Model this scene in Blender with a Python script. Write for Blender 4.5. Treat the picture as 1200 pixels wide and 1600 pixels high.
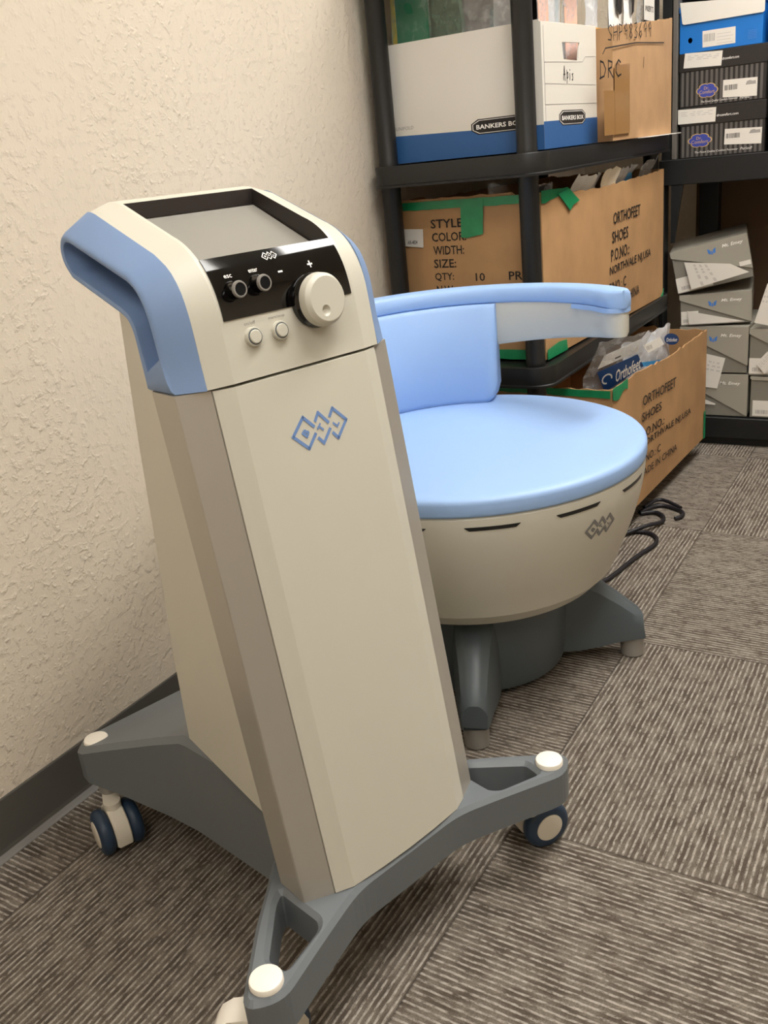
import bpy, bmesh, math, random
from math import sin, cos, pi, radians, sqrt, atan2
from mathutils import Vector, Matrix
from mathutils import noise as mnoise

for o in list(bpy.data.objects):
    bpy.data.objects.remove(o, do_unlink=True)
SC = bpy.context.scene
COL = SC.collection
RND = random.Random(7)

# ------------------------------------------------------------------ camera
YAW, PITCH, ROLL, FPX = radians(-32.94025993), radians(21.01330919), radians(-6.09408858), 1440.0
CAM = Vector((1.2343, 0.0, 1.0))
fwd = Vector((sin(YAW) * cos(PITCH), cos(YAW) * cos(PITCH), -sin(PITCH)))
right0 = Vector((cos(YAW), -sin(YAW), 0.0))
up0 = right0.cross(fwd)
right = cos(ROLL) * right0 + sin(ROLL) * up0
upv = -sin(ROLL) * right0 + cos(ROLL) * up0
cam_d = bpy.data.cameras.new('camera')
cam = bpy.data.objects.new('camera', cam_d)
COL.objects.link(cam)
cam_d.sensor_fit = 'HORIZONTAL'
cam_d.sensor_width = 36.0
cam_d.lens = FPX / 1200.0 * 36.0
cam_d.clip_start = 0.02
m = Matrix.Identity(4)
for i in range(3):
    m[i][0], m[i][1], m[i][2], m[i][3] = right[i], upv[i], -fwd[i], CAM[i]
cam.matrix_world = m
SC.camera = cam

# ------------------------------------------------------------------ world, exposure
SC.view_settings.view_transform = 'Standard'
SC.view_settings.look = 'None'
SC.view_settings.gamma = 1.0
SC.view_settings.use_curve_mapping = False
SC.view_settings.exposure = 0.03
wd = bpy.data.worlds.new('world')
SC.world = wd
wd.use_nodes = True
wd.node_tree.nodes['Background'].inputs[0].default_value = (1.0, 0.93, 0.84, 1)
wd.node_tree.nodes['Background'].inputs[1].default_value = 0.05
LIGHT_STRENGTH = 17.0
LIGHT_COLOR = (1.0, 0.98, 0.93)
# x, y, relative strength
LIGHTS = [(1.20, 2.42, 1.22), (1.26, 1.00, 0.86), (1.26, -0.85, 0.60), (2.9, 0.3, 0.25)]  # third entry is an unseen fill lamp, added behind the camera
CEIL = 2.45


# ------------------------------------------------------------------ materials
def lin(c):
    return tuple((v / 12.92 if v <= 0.04045 else ((v + 0.055) / 1.055) ** 2.4) for v in c)


def hexc(h):
    h = h.lstrip('#')
    return lin(tuple(int(h[i:i + 2], 16) / 255 for i in (0, 2, 4)))


class NT:
    def __init__(self, name):
        self.m = bpy.data.materials.new(name)
        self.m.use_nodes = True
        self.t = self.m.node_tree
        self.b = self.t.nodes['Principled BSDF']

    def n(self, typ, **kw):
        nd = self.t.nodes.new(typ)
        for k, v in kw.items():
            setattr(nd, k, v)
        return nd

    def link(self, a, b):
        self.t.links.new(a, b)

    def math(self, op, a, b=None, c=None):
        nd = self.n('ShaderNodeMath', operation=op)
        for i, v in enumerate((a, b, c)):
            if v is None:
                continue
            if isinstance(v, (int, float)):
                nd.inputs[i].default_value = v
            else:
                self.link(v, nd.inputs[i])
        return nd.outputs[0]

    def mixc(self, f, a, b):
        nd = self.n('ShaderNodeMix', data_type='RGBA')
        for i, v in ((0, f), (6, a), (7, b)):
            if isinstance(v, (int, float)):
                nd.inputs[i].default_value = v
            elif isinstance(v, tuple):
                nd.inputs[i].default_value = (*v, 1)
            else:
                self.link(v, nd.inputs[i])
        return nd.outputs[2]

    def coords(self):
        return self.n('ShaderNodeTexCoord').outputs['Object']

    def noise(self, vec, scale, detail=2.0, rough=0.5):
        nd = self.n('ShaderNodeTexNoise')
        nd.inputs['Scale'].default_value = scale
        nd.inputs['Detail'].default_value = detail
        nd.inputs['Roughness'].default_value = rough
        if vec is not None:
            self.link(vec, nd.inputs['Vector'])
        return nd.outputs[0]

    def smooth(self, v, a, b):
        nd = self.n('ShaderNodeMapRange', interpolation_type='SMOOTHSTEP')
        nd.inputs[1].default_value = a
        nd.inputs[2].default_value = b
        self.link(v, nd.inputs[0])
        return nd.outputs[0]

    def bump(self, h, strength, dist):
        nd = self.n('ShaderNodeBump')
        nd.inputs['Strength'].default_value = strength
        nd.inputs['Distance'].default_value = dist
        self.link(h, nd.inputs['Height'])
        self.link(nd.outputs[0], self.b.inputs['Normal'])


def mat(name, col, rough=0.5, metal=0.0, var=0.04, vscale=30.0, bump=0.0, bscale=400.0, spec=0.5):
    """plain surface with a little procedural variation and grain"""
    t = NT(name)
    c = hexc(col) if isinstance(col, str) else col
    co = t.coords()
    nz = t.noise(co, vscale, 3)
    lo = tuple(max(0, v * (1 - var)) for v in c)
    hi = tuple(min(1, v * (1 + var)) for v in c)
    t.link(t.mixc(nz, lo, hi), t.b.inputs['Base Color'])
    t.b.inputs['Roughness'].default_value = rough
    t.b.inputs['Metallic'].default_value = metal
    t.b.inputs['Specular IOR Level'].default_value = spec
    if bump > 0:
        t.bump(t.noise(co, bscale, 2), bump, 0.0006)
    return t.m


def film(name, col, alpha, rough=0.12):
    """thin clear plastic film: mostly see-through, glossy on creases and at grazing angles"""
    t = NT(name)
    t.b.inputs['Base Color'].default_value = (*hexc(col), 1)
    t.b.inputs['Roughness'].default_value = rough
    t.b.inputs['Specular IOR Level'].default_value = 0.9
    co = t.coords()
    nz = t.noise(co, 38, 3)
    t.bump(nz, 0.9, 0.006)
    lw_ = t.n('ShaderNodeLayerWeight')
    lw_.inputs['Blend'].default_value = 0.35
    f = t.math('ADD', t.math('MULTIPLY', lw_.outputs['Facing'], 0.45), t.math('ADD', alpha - 0.10, t.math('MULTIPLY', t.smooth(nz, 0.5, 0.72), 0.30)))
    fc = t.n('ShaderNodeClamp')
    t.link(f, fc.inputs[0])
    tr = t.n('ShaderNodeBsdfTransparent')
    mx = t.n('ShaderNodeMixShader')
    t.link(fc.outputs[0], mx.inputs[0])
    t.link(tr.outputs[0], mx.inputs[1])
    t.link(t.b.outputs[0], mx.inputs[2])
    t.link(mx.outputs[0], t.t.nodes['Material Output'].inputs[0])
    return t.m


M = {}
M['white'] = mat('warm_white_plastic', '#ccc8ba', 0.42, var=0.01, bump=0.06, bscale=1500)
M['cap'] = mat('white_cap_plastic', '#f6efe2', 0.4, var=0.01)
M['silver'] = mat('satin_aluminium', '#b9b4aa', 0.40, 0.5, var=0.02, bump=0.05, bscale=900)
M['blue_grip'] = mat('matte_blue_plastic', '#7f99c2', 0.5, var=0.02, bump=0.08, bscale=1500)
M['blue_pad'] = mat('light_blue_vinyl', '#98b8e6', 0.48, var=0.015, bump=0.12, bscale=700)
M['base_grey'] = mat('grey_base_plastic', '#6b7074', 0.36, var=0.02, bump=0.06, bscale=900)
M['leg_grey'] = mat('dark_grey_plastic', '#4f575b', 0.42, var=0.02, bump=0.06, bscale=900)
M['glass'] = mat('black_gloss', '#060505', 0.06, var=0.0, spec=0.6)
M['bezel'] = mat('dark_bezel', '#2c2624', 0.4, var=0.02)
M['screen'] = mat('screen_off', '#8e8a82', 0.42, var=0.01)  # ceiling reflection is put into the grey base colour
M['black'] = mat('black_plastic', '#171615', 0.35, var=0.05)
M['shelf'] = mat('black_shelf_resin', '#131313', 0.42, var=0.08, bump=0.1, bscale=300)
M['shelf_metal'] = mat('grey_black_shelf_metal', '#141516', 0.5, var=0.08)
M['strip'] = mat('grey_upright_metal', '#6a655f', 0.5, var=0.05)
M['matte_black'] = mat('matte_black', '#0d0c0c', 0.75, var=0.02, spec=0.2)
M['chrome'] = mat('chrome', '#c8c8c8', 0.12, 1.0, var=0.0)
M['tyre'] = mat('dark_blue_tyre', '#26394f', 0.45, var=0.05)
M['hood'] = mat('beige_caster_plastic', '#d8d0c0', 0.45, var=0.02)
M['foot'] = mat('grey_foot_plastic', '#8e8a84', 0.4, var=0.03)
M['logo_blue'] = mat('logo_blue_ink', '#6f8fc4', 0.5, var=0.0)
M['logo_grey'] = mat('logo_grey_ink', '#7d7b7a', 0.5, var=0.0)
M['ink'] = mat('black_ink', '#1c1512', 0.7, var=0.05)
M['marker'] = mat('marker_ink', '#211a17', 0.6, var=0.05)
M['faint'] = mat('grey_ink', '#a39e99', 0.7, var=0.03)
M['print_white'] = mat('white_print', '#f1eee8', 0.6, var=0.0)
M['paper'] = mat('white_paper', '#e2ddd4', 0.75, var=0.02)
M['board_white'] = mat('white_board', '#dad4c9', 0.6, var=0.02, vscale=8, bump=0.05)
M['board_blue'] = mat('printed_navy_blue', '#2b5a92', 0.55, var=0.04)
M['gold'] = mat('gold_print', '#c9a86a', 0.5, var=0.02)
M['cloud_blue'] = mat('cloud_blue_print', '#3c4aa3', 0.5, var=0.05)
M['box_blue'] = mat('bright_blue_board', '#0f72c8', 0.5, var=0.03)
M['box_black'] = mat('black_board', '#25211f', 0.5, var=0.05)
M['stripe'] = mat('grey_stripe_print', '#5e5a57', 0.55, var=0.04)
M['box_grey'] = mat('grey_board', '#827e74', 0.55, var=0.04, vscale=12)
M['box_grey_lid'] = mat('grey_board_lid', '#a09b8f', 0.5, var=0.03, vscale=12)
M['fan_blue'] = mat('fan_blue_print', '#3f7fd0', 0.5, var=0.02)
M['tape'] = mat('green_tape', '#1f8a58', 0.3, var=0.25, vscale=40, bump=0.3, bscale=120)
M['brown_tape'] = mat('brown_tape', '#9d7442', 0.3, var=0.06, vscale=18)
M['cord'] = mat('black_cord', '#15131a', 0.5, var=0.05)
M['clear'] = film('clear_film', '#dfe2e6', 0.14)
M['clear2'] = film('cloudy_film', '#eceef2', 0.40, 0.15)
M['greenfilm'] = film('green_film', '#9cc4b0', 0.26, 0.15)
M['white_film'] = film('white_film', '#f4f2ee', 0.85, 0.3)
M['green'] = mat('green_card', '#1d7a55', 0.5, var=0.1)
M['yellow'] = mat('yellow_card', '#d8b52c', 0.5, var=0.08)
M['pink'] = mat('pink_card', '#e3b39d', 0.6, var=0.05)
M['teal'] = mat('teal_card', '#3f8f95', 0.5, var=0.08)
M['navy'] = mat('navy_card', '#1d4378', 0.4, var=0.06)
M['sky'] = mat('sky_card', '#3f8cc0', 0.45, var=0.06)
M['dark'] = mat('dark_contents', '#17181c', 0.5, var=0.1)
M['amber'] = mat('amber_card', '#d39a3a', 0.5, var=0.1)
M['label_ink'] = mat('dark_grey_label_ink', '#77716b', 0.7, var=0.0)
M['pale_ink'] = mat('pale_grey_ink', '#c9c4be', 0.7, var=0.02)
M['shade_brown'] = mat('added_shade_brown', '#5d4630', 0.7, var=0.08)  # for the added panel that stands in for shade inside the shelf
M['cream'] = mat('cream_tissue', '#eee2cc', 0.7, var=0.05)


def cardboard(name, col):
    t = NT(name)
    co = t.coords()
    mp = t.n('ShaderNodeMapping')
    mp.inputs['Scale'].default_value = (60, 60, 2.5)
    t.link(co, mp.inputs[0])
    n1 = t.noise(mp.outputs[0], 3.0, 3)
    n2 = t.noise(co, 9.0, 4)
    c = hexc(col)
    a = t.mixc(t.smooth(n2, 0.3, 0.75), tuple(v * 0.86 for v in c), tuple(min(1, v * 1.08) for v in c))
    b = t.mixc(t.math('MULTIPLY', n1, 0.14), a, tuple(v * 0.7 for v in c))
    t.link(b, t.b.inputs['Base Color'])
    t.b.inputs['Roughness'].default_value = 0.72
    t.bump(n1, 0.15, 0.001)
    return t.m


M['card'] = cardboard('brown_cardboard', '#b58c60')
M['card2'] = cardboard('tan_cardboard', '#bd956b')


def wall_mat():
    t = NT('textured_wall_paint')
    co = t.coords()
    n0 = t.noise(co, 2.2, 3)
    t.link(t.mixc(n0, hexc('#d8cbb7'), hexc('#dfd2c0')), t.b.inputs['Base Color'])
    t.b.inputs['Roughness'].default_value = 0.62
    n1 = t.noise(co, 62, 5, 0.6)
    n2 = t.noise(co, 210, 3)
    big = t.noise(co, 7, 2)
    blot = t.smooth(n1, 0.46, 0.74)
    h = t.math('ADD', t.math('MULTIPLY', blot, t.math('ADD', 0.35, t.math('MULTIPLY', big, 0.7))), t.math('MULTIPLY', n2, 0.22))
    t.bump(h, 0.55, 0.0045)
    return t.m


def carpet_mat():
    t = NT('striped_carpet_tiles')
    co = t.coords()
    sp = t.n('ShaderNodeSeparateXYZ')
    t.link(co, sp.inputs[0])
    x, y = sp.outputs[0], sp.outputs[1]
    tx = t.math('DIVIDE', t.math('SUBTRACT', x, 0.117), 0.607)
    ty = t.math('DIVIDE', t.math('SUBTRACT', y, 0.449), 0.621)
    fi, fj = t.math('FLOOR', tx), t.math('FLOOR', ty)
    par = t.math('MODULO', t.math('ADD', t.math('ADD', fi, fj), 100.0), 2.0)   # 0: ribs run along y
    ipar = t.math('SUBTRACT', 1.0, par)
    across = t.math('ADD', t.math('MULTIPLY', x, ipar), t.math('MULTIPLY', y, par))
    along = t.math('ADD', t.math('MULTIPLY', y, ipar), t.math('MULTIPLY', x, par))
    tid = t.math('ADD', t.math('MULTIPLY', fi, 7.3), t.math('MULTIPLY', fj, 13.7))

    def vec(sa, sl, off=0.0):
        cb = t.n('ShaderNodeCombineXYZ')
        t.link(t.math('MULTIPLY', across, sa), cb.inputs[0])
        t.link(t.math('MULTIPLY', along, sl), cb.inputs[1])
        t.link(t.math('ADD', tid, off), cb.inputs[2])
        return cb.outputs[0]
    wob = t.noise(vec(30, 30), 1.0, 2)
    ac = t.math('ADD', across, t.math('MULTIPLY', t.math('SUBTRACT', wob, 0.5), 0.003))
    rib = t.math('ADD', t.math('MULTIPLY', t.math('SINE', t.math('MULTIPLY', ac, 2 * pi / 0.0093)), 0.5), 0.5)
    dash = t.noise(vec(190, 80, 3.0), 1.0, 4, 0.75)
    fine = t.noise(vec(600, 420, 9.0), 1.0, 3, 0.7)
    big = t.noise(vec(9, 6, 5.0), 1.0, 4, 0.7)
    thread = t.math('MULTIPLY', t.smooth(rib, 0.45, 0.95), t.smooth(dash, 0.34, 0.6))
    dk = t.mixc(t.smooth(t.noise(vec(60, 22, 17.0), 1.0, 3), 0.35, 0.68), hexc('#5f554b'), hexc('#8a8074'))
    dk = t.mixc(t.smooth(fine, 0.3, 0.7), t.mixc(0.5, dk, hexc('#3a312b')), dk)
    lt = t.mixc(fine, hexc('#9d9488'), hexc('#cdc5ba'))
    c = t.mixc(t.math('MULTIPLY', thread, 0.9), dk, lt)
    c = t.mixc(t.math('MULTIPLY', t.smooth(big, 0.48, 0.75), 0.3), c, hexc('#5d5046'))
    # tile seams
    ex = t.math('ABSOLUTE', t.math('SUBTRACT', t.math('FRACT', tx), 0.5))
    ey = t.math('ABSOLUTE', t.math('SUBTRACT', t.math('FRACT', ty), 0.5))
    seam = t.smooth(t.math('MAXIMUM', ex, ey), 0.4955, 0.499)
    c = t.mixc(t.math('MULTIPLY', seam, 0.45), c, hexc('#2d2723'))
    c = t.mixc(0.10, c, (0.0, 0.0, 0.0))
    t.link(c, t.b.inputs['Base Color'])
    t.b.inputs['Roughness'].default_value = 0.95
    t.b.inputs['Specular IOR Level'].default_value = 0.15
    h = t.math('ADD', t.math('MULTIPLY', rib, 0.8), t.math('MULTIPLY', fine, 0.5))
    t.bump(h, 0.55, 0.004)
    return t.m


def emit_mat(name, col, s):
    t = NT(name)
    t.b.inputs['Base Color'].default_value = (0.9, 0.9, 0.9, 1)
    t.b.inputs['Emission Color'].default_value = (*col, 1)
    t.b.inputs['Emission Strength'].default_value = s
    return t.m


M['wall'] = wall_mat()
M['carpet'] = carpet_mat()
M['ceiling'] = mat('ceiling_tile', '#e6e2d8', 0.8, var=0.03, vscale=40, bump=0.2, bscale=200)
M['baseboard'] = mat('dark_vinyl_base', '#55524d', 0.45, var=0.05)
M['base_toe'] = mat('vinyl_base_toe', '#6b6761', 0.5, var=0.05)


# ------------------------------------------------------------------ mesh helpers
def link_mesh(name, me, material, parent=None, smooth=False, angle=40):
    o = bpy.data.objects.new(name, me)
    COL.objects.link(o)
    if material is not None:
        for mm in (material if isinstance(material, (list, tuple)) else [material]):
            me.materials.append(mm)
    if parent is not None:
        o.parent = parent
    if smooth:
        a = radians(angle)
        me.polygons.foreach_set('use_smooth', [True] * len(me.polygons))
        bm = bmesh.new()
        bm.from_mesh(me)
        for e in bm.edges:
            e.smooth = not (len(e.link_faces) == 2 and e.calc_face_angle(0) > a)
        bm.to_mesh(me)
        bm.free()
    return o


def finish(bm, name, material, parent=None, smooth=False, angle=40, recalc=True):
    if recalc:
        bmesh.ops.recalc_face_normals(bm, faces=bm.faces)
    me = bpy.data.meshes.new(name)
    bm.to_mesh(me)
    bm.free()
    return link_mesh(name, me, material, parent, smooth, angle)


def tag(o, label, cat, group=None, kind=None):
    if label:
        o['label'] = label
    if cat:
        o['category'] = cat
    if group:
        o['group'] = group
    if kind:
        o['kind'] = kind
    return o


def thing(name, label, cat, loc=(0, 0, 0), rz=0.0, group=None):
    o = bpy.data.objects.new(name, None)
    COL.objects.link(o)
    o.empty_display_size = 0.05
    o.location = loc
    o.rotation_euler = (0, 0, rz)
    return tag(o, label, cat, group)


def frame(o, ax, ay):
    """map (a, b, c) onto a plane: origin, two axes, c along the normal"""
    o, ax, ay = Vector(o), Vector(ax), Vector(ay)
    n = ax.cross(ay).normalized()
    return lambda a, b, c=0.0: o + ax * a + ay * b + n * c


def add_box(bm, lo, hi, bevel=0.0, seg=1, mtx=None):
    x0, y0, z0 = lo
    x1, y1, z1 = hi
    vs = [bm.verts.new(p) for p in ((x0, y0, z0), (x1, y0, z0), (x1, y1, z0), (x0, y1, z0),
                                    (x0, y0, z1), (x1, y0, z1), (x1, y1, z1), (x0, y1, z1))]
    fs = [bm.faces.new([vs[i] for i in q]) for q in ((0, 3, 2, 1), (4, 5, 6, 7), (0, 1, 5, 4), (1, 2, 6, 5), (2, 3, 7, 6), (3, 0, 4, 7))]
    if bevel > 0:
        es = list({e for f in fs for e in f.edges})
        r = bmesh.ops.bevel(bm, geom=es, offset=bevel, segments=seg, affect='EDGES', profile=0.5)
        vs = list({v for f in r['faces'] for v in f.verts} | {v for v in vs if v.is_valid})
    if mtx is not None:
        bmesh.ops.transform(bm, matrix=mtx, verts=[v for v in vs if v.is_valid])
    return vs


def box(name, lo, hi, material, parent=None, bevel=0.0, seg=2, smooth=False):
    bm = bmesh.new()
    add_box(bm, lo, hi, bevel, seg)
    return finish(bm, name, material, parent, smooth)


def loft(bm, rings, closed=True, cap0=True, cap1=True):
    R = [[bm.verts.new(p) for p in r] for r in rings]
    n = len(R[0])
    for a, b in zip(R[:-1], R[1:]):
        for i in range(n if closed else n - 1):
            j = (i + 1) % n
            bm.faces.new((a[i], a[j], b[j], b[i]))
    if cap0:
        bm.faces.new(list(reversed(R[0])))
    if cap1:
        bm.faces.new(R[-1])
    return R


def add_lathe(bm, prof, mtx=Matrix.Identity(4), seg=40):
    """prof: (r, h) pairs turned about local z"""
    rings = []
    for r, h in prof:
        if r < 1e-6:
            rings.append([bm.verts.new(mtx @ Vector((0, 0, h)))])
        else:
            rings.append([bm.verts.new(mtx @ Vector((r * cos(2 * pi * k / seg), r * sin(2 * pi * k / seg), h))) for k in range(seg)])
    for a, b in zip(rings[:-1], rings[1:]):
        if len(a) == 1 and len(b) == 1:
            continue
        for k in range(seg):
            j = (k + 1) % seg
            if len(a) == 1:
                bm.faces.new((a[0], b[j], b[k]))
            elif len(b) == 1:
                bm.faces.new((a[k], a[j], b[0]))
            else:
                bm.faces.new((a[k], a[j], b[j], b[k]))
    if len(rings[0]) > 1:
        bm.faces.new(list(reversed(rings[0])))
    if len(rings[-1]) > 1:
        bm.faces.new(rings[-1])


def lathe(name, prof, material, parent=None, mtx=Matrix.Identity(4), seg=40, angle=35):
    bm = bmesh.new()
    add_lathe(bm, prof, mtx, seg)
    return finish(bm, name, material, parent, True, angle)


def axis_mtx(p, d):
    d = Vector(d).normalized()
    q = Vector((0, 0, 1)).rotation_difference(d)
    return Matrix.Translation(Vector(p)) @ q.to_matrix().to_4x4()


def add_tube(bm, pts, r, seg=10):
    pts = [Vector(p) for p in pts]
    rings = []
    prev = None
    for i, p in enumerate(pts):
        t = (pts[min(i + 1, len(pts) - 1)] - pts[max(i - 1, 0)]).normalized()
        if prev is None:
            u = t.orthogonal().normalized()
        else:
            u = (prev - t * prev.dot(t)).normalized()
        prev = u
        w = t.cross(u)
        rr = r(i / (len(pts) - 1)) if callable(r) else r
        rings.append([p + rr * (cos(2 * pi * k / seg) * u + sin(2 * pi * k / seg) * w) for k in range(seg)])
    loft(bm, rings)


def smooth_path(pts, it=3):
    pts = [Vector(p) for p in pts]
    for _ in range(it):
        q = [pts[0]]
        for a, b in zip(pts[:-1], pts[1:]):
            q += [a * 0.75 + b * 0.25, a * 0.25 + b * 0.75]
        q.append(pts[-1])
        pts = q
    return pts


def resample(pts, n):
    pts = [Vector(p) for p in pts]
    L = [0.0]
    for a, b in zip(pts[:-1], pts[1:]):
        L.append(L[-1] + (b - a).length)
    out = []
    k = 0
    for i in range(n):
        s = L[-1] * i / (n - 1)
        while k < len(L) - 2 and L[k + 1] < s:
            k += 1
        f = (s - L[k]) / max(1e-9, L[k + 1] - L[k])
        out.append(pts[k].lerp(pts[k + 1], min(1, max(0, f))))
    return out


def slab2d(name, outlines, z0, z1, bevel, material, parent=None, map3=None, smooth=False, res=0):
    """flat plate from closed 2-D outlines (first outer, others holes), chamfered"""
    cu = bpy.data.curves.new(name, 'CURVE')
    cu.dimensions = '2D'
    cu.fill_mode = 'BOTH'
    cu.extrude = (z1 - z0) / 2 - bevel
    cu.bevel_depth = bevel
    cu.bevel_resolution = res
    cu.offset = -bevel
    for ol in outlines:
        s = cu.splines.new('POLY')
        s.points.add(len(ol) - 1)
        for p, q in zip(s.points, ol):
            p.co = (q[0], q[1], 0, 1)
        s.use_cyclic_u = True
    o = bpy.data.objects.new(name, cu)
    COL.objects.link(o)
    bpy.context.view_layer.update()
    me = bpy.data.meshes.new_from_object(o.evaluated_get(bpy.context.evaluated_depsgraph_get()))
    bpy.data.objects.remove(o, do_unlink=True)
    bpy.data.curves.remove(cu)
    me.name = name
    zc = (z0 + z1) / 2
    for v in me.vertices:
        p = Vector((v.co.x, v.co.y, v.co.z + zc))
        v.co = map3(p.x, p.y, p.z) if map3 else p
    me.materials.clear()
    me.polygons.foreach_set('use_smooth', [False] * len(me.polygons))
    return link_mesh(name, me, material, parent, smooth)


def plate(bm, F, poly, t=0.0006, c0=0.0002):
    """thin printed patch: polygon (a, b) on frame F with real thickness"""
    top = [bm.verts.new(F(a, b, c0 + t)) for a, b in poly]
    bot = [bm.verts.new(F(a, b, c0)) for a, b in poly]
    bm.faces.new(top)
    bm.faces.new(list(reversed(bot)))
    n = len(poly)
    for i in range(n):
        j = (i + 1) % n
        bm.faces.new((bot[i], bot[j], top[j], top[i]))


def plates(name, F, polys, material, parent, t=0.0006, c0=0.0002):
    bm = bmesh.new()
    for p in polys:
        plate(bm, F, p, t, c0)
    return finish(bm, name, material, parent)


def rect(a0, b0, a1, b1):
    return [(a0, b0), (a1, b0), (a1, b1), (a0, b1)]


def stroke(pts, w):
    """ribbon quads along a polyline"""
    out = []
    for (ax, ay), (bx, by) in zip(pts[:-1], pts[1:]):
        dx, dy = bx - ax, by - ay
        L = max(1e-9, sqrt(dx * dx + dy * dy))
        ux, uy = dx / L, dy / L
        nx, ny = -uy * w / 2, ux * w / 2
        ex, ey = ux * w * 0.35, uy * w * 0.35
        out.append([(ax - nx - ex, ay - ny - ey), (bx - nx + ex, by - ny + ey), (bx + nx + ex, by + ny + ey), (ax + nx - ex, ay + ny - ey)])
    return out


_glyphs = {}


def text_mesh(s, bold=0.0, shear=0.0):
    k = (s, bold, shear)
    if k not in _glyphs:
        cu = bpy.data.curves.new('t', 'FONT')
        cu.body = s
        cu.size = 1.0
        cu.offset = bold
        cu.shear = shear
        cu.resolution_u = 2
        o = bpy.data.objects.new('t', cu)
        COL.objects.link(o)
        bpy.context.view_layer.update()
        me = bpy.data.meshes.new_from_object(o.evaluated_get(bpy.context.evaluated_depsgraph_get()))
        vs = [(v.co.x, v.co.y) for v in me.vertices]
        fs = [tuple(p.vertices) for p in me.polygons]
        bpy.data.objects.remove(o, do_unlink=True)
        bpy.data.curves.remove(cu)
        bpy.data.meshes.remove(me)
        _glyphs[k] = (vs, fs)
    return _glyphs[k]


def letters(name, F, items, material, parent, bold=0.0, shear=0.0, c=0.0008):
    """items: (text, a0, b0, width, height[, slope]); each line is a part of its own"""
    for it in items:
        bm = bmesh.new()
        s, a0, b0, w, h = it[:5]
        sl = it[5] if len(it) > 5 else 0.0
        vs, fs = text_mesh(s, bold, shear)
        x0, x1 = min(v[0] for v in vs), max(v[0] for v in vs)
        y0, y1 = min(v[1] for v in vs), max(v[1] for v in vs)
        V = []
        for vx, vy in vs:
            a = a0 + (vx - x0) / (x1 - x0) * w
            b = b0 + (vy - y0) / (y1 - y0) * h + sl * (a - a0)
            V.append(bm.verts.new(F(a, b, c)))
        for f in fs:
            try:
                bm.faces.new([V[i] for i in f])
            except ValueError:
                pass
        o = finish(bm, name, material, parent, recalc=False)
    return o


def barcode(F, a0, b0, a1, b1, seed=1):
    r = random.Random(seed)
    out, a = [], a0
    while a < a1:
        w = r.choice((0.0009, 0.0014, 0.002))
        out.append(rect(a, b0, min(a + w, a1), b1))
        a += w + r.choice((0.0009, 0.0013, 0.0018))
    return out


# ------------------------------------------------------------------ the room
RX, RY0, RY1 = 3.6, -1.6, 3.52


def struct(name, bm, material, smooth=False):
    o = finish(bm, name, material, None, smooth)
    o['kind'] = 'structure'
    return o


bm = bmesh.new(); add_box(bm, (-0.1, RY0 - 0.1, -0.1), (RX + 0.1, RY1 + 0.1, 0.0)); struct('floor', bm, M['carpet'])
bm = bmesh.new(); add_box(bm, (-0.1, RY0 - 0.1, CEIL), (RX + 0.1, RY1 + 0.1, CEIL + 0.1)); struct('ceiling', bm, M['ceiling'])
bm = bmesh.new(); add_box(bm, (-0.1, RY0, 0.0), (0.0, RY1, CEIL)); struct('wall_left', bm, M['wall'])
bm = bmesh.new(); add_box(bm, (-0.1, RY1, 0.0), (RX + 0.1, RY1 + 0.1, CEIL)); struct('wall_back', bm, M['wall'])
bm = bmesh.new(); add_box(bm, (RX, RY0, 0.0), (RX + 0.1, RY1, CEIL)); struct('wall_right', bm, M['wall'])
bm = bmesh.new(); add_box(bm, (-0.1, RY0 - 0.1, 0.0), (RX + 0.1, RY0, CEIL)); struct('wall_front', bm, M['wall'])


def baseboard(name, p0, p1, inward):
    """vinyl cove base: thin upright strip curving out into a toe"""
    p0, p1, n = Vector(p0), Vector(p1), Vector(inward)
    prof = [(0.0, 0.100), (0.0025, 0.100), (0.0035, 0.098), (0.0035, 0.016), (0.005, 0.009), (0.010, 0.004), (0.014, 0.001), (0.014, 0.0), (0.0, 0.0)]
    bm = bmesh.new()
    R = loft(bm, [[p + n * a + Vector((0, 0, b)) for a, b in prof] for p in (p0, p1)])
    o = struct(name, bm, [M['baseboard'], M['base_toe']])
    for p in o.data.polygons:
        if p.center.z < 0.012 and abs(p.normal.z) < 0.98 and p.area > 0.001:
            p.material_index = 1
    return o


baseboard('baseboard_left', (0, RY0, 0), (0, RY1, 0), (1, 0, 0))
baseboard('baseboard_back', (0.015, RY1, 0), (RX, RY1, 0), (0, -1, 0))
baseboard('baseboard_right', (RX, RY1 - 0.015, 0), (RX, RY0, 0), (-1, 0, 0))

for i, (lx, ly, lk) in enumerate(LIGHTS):
    w = ['nearest the shelves', 'in front of the wheeled console', 'added as fill behind the camera', 'by the right wall'][i]
    t = thing('ceiling_light', 'recessed white ceiling light panel ' + w, 'light', (lx, ly, CEIL), 0, 'ceiling light panels')
    bm = bmesh.new()
    for lo, hi in (((-0.31, -0.61, -0.02), (-0.28, 0.61, 0)), ((0.28, -0.61, -0.02), (0.31, 0.61, 0)),
                   ((-0.28, -0.61, -0.02), (0.28, -0.58, 0)), ((-0.28, 0.58, -0.02), (0.28, 0.61, 0))):
        add_box(bm, lo, hi)
    finish(bm, 'frame', M['cap'], t)
    box('diffuser', (-0.28, -0.58, -0.012), (0.28, 0.58, -0.004), emit_mat('lamp_diffuser', LIGHT_COLOR, LIGHT_STRENGTH * lk), t)

# ------------------------------------------------------------------ the mobile console
O = Vector((0.73302118, 0.7864322, 0.0))
PHI = radians(73.82287703)
con = thing('medical_console', 'tall white and blue wheeled treatment console with slanted screen and big dial', 'console', O, PHI)


def chamfer_ring(u, v, w):
    return Vector((u, v, w))


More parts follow.
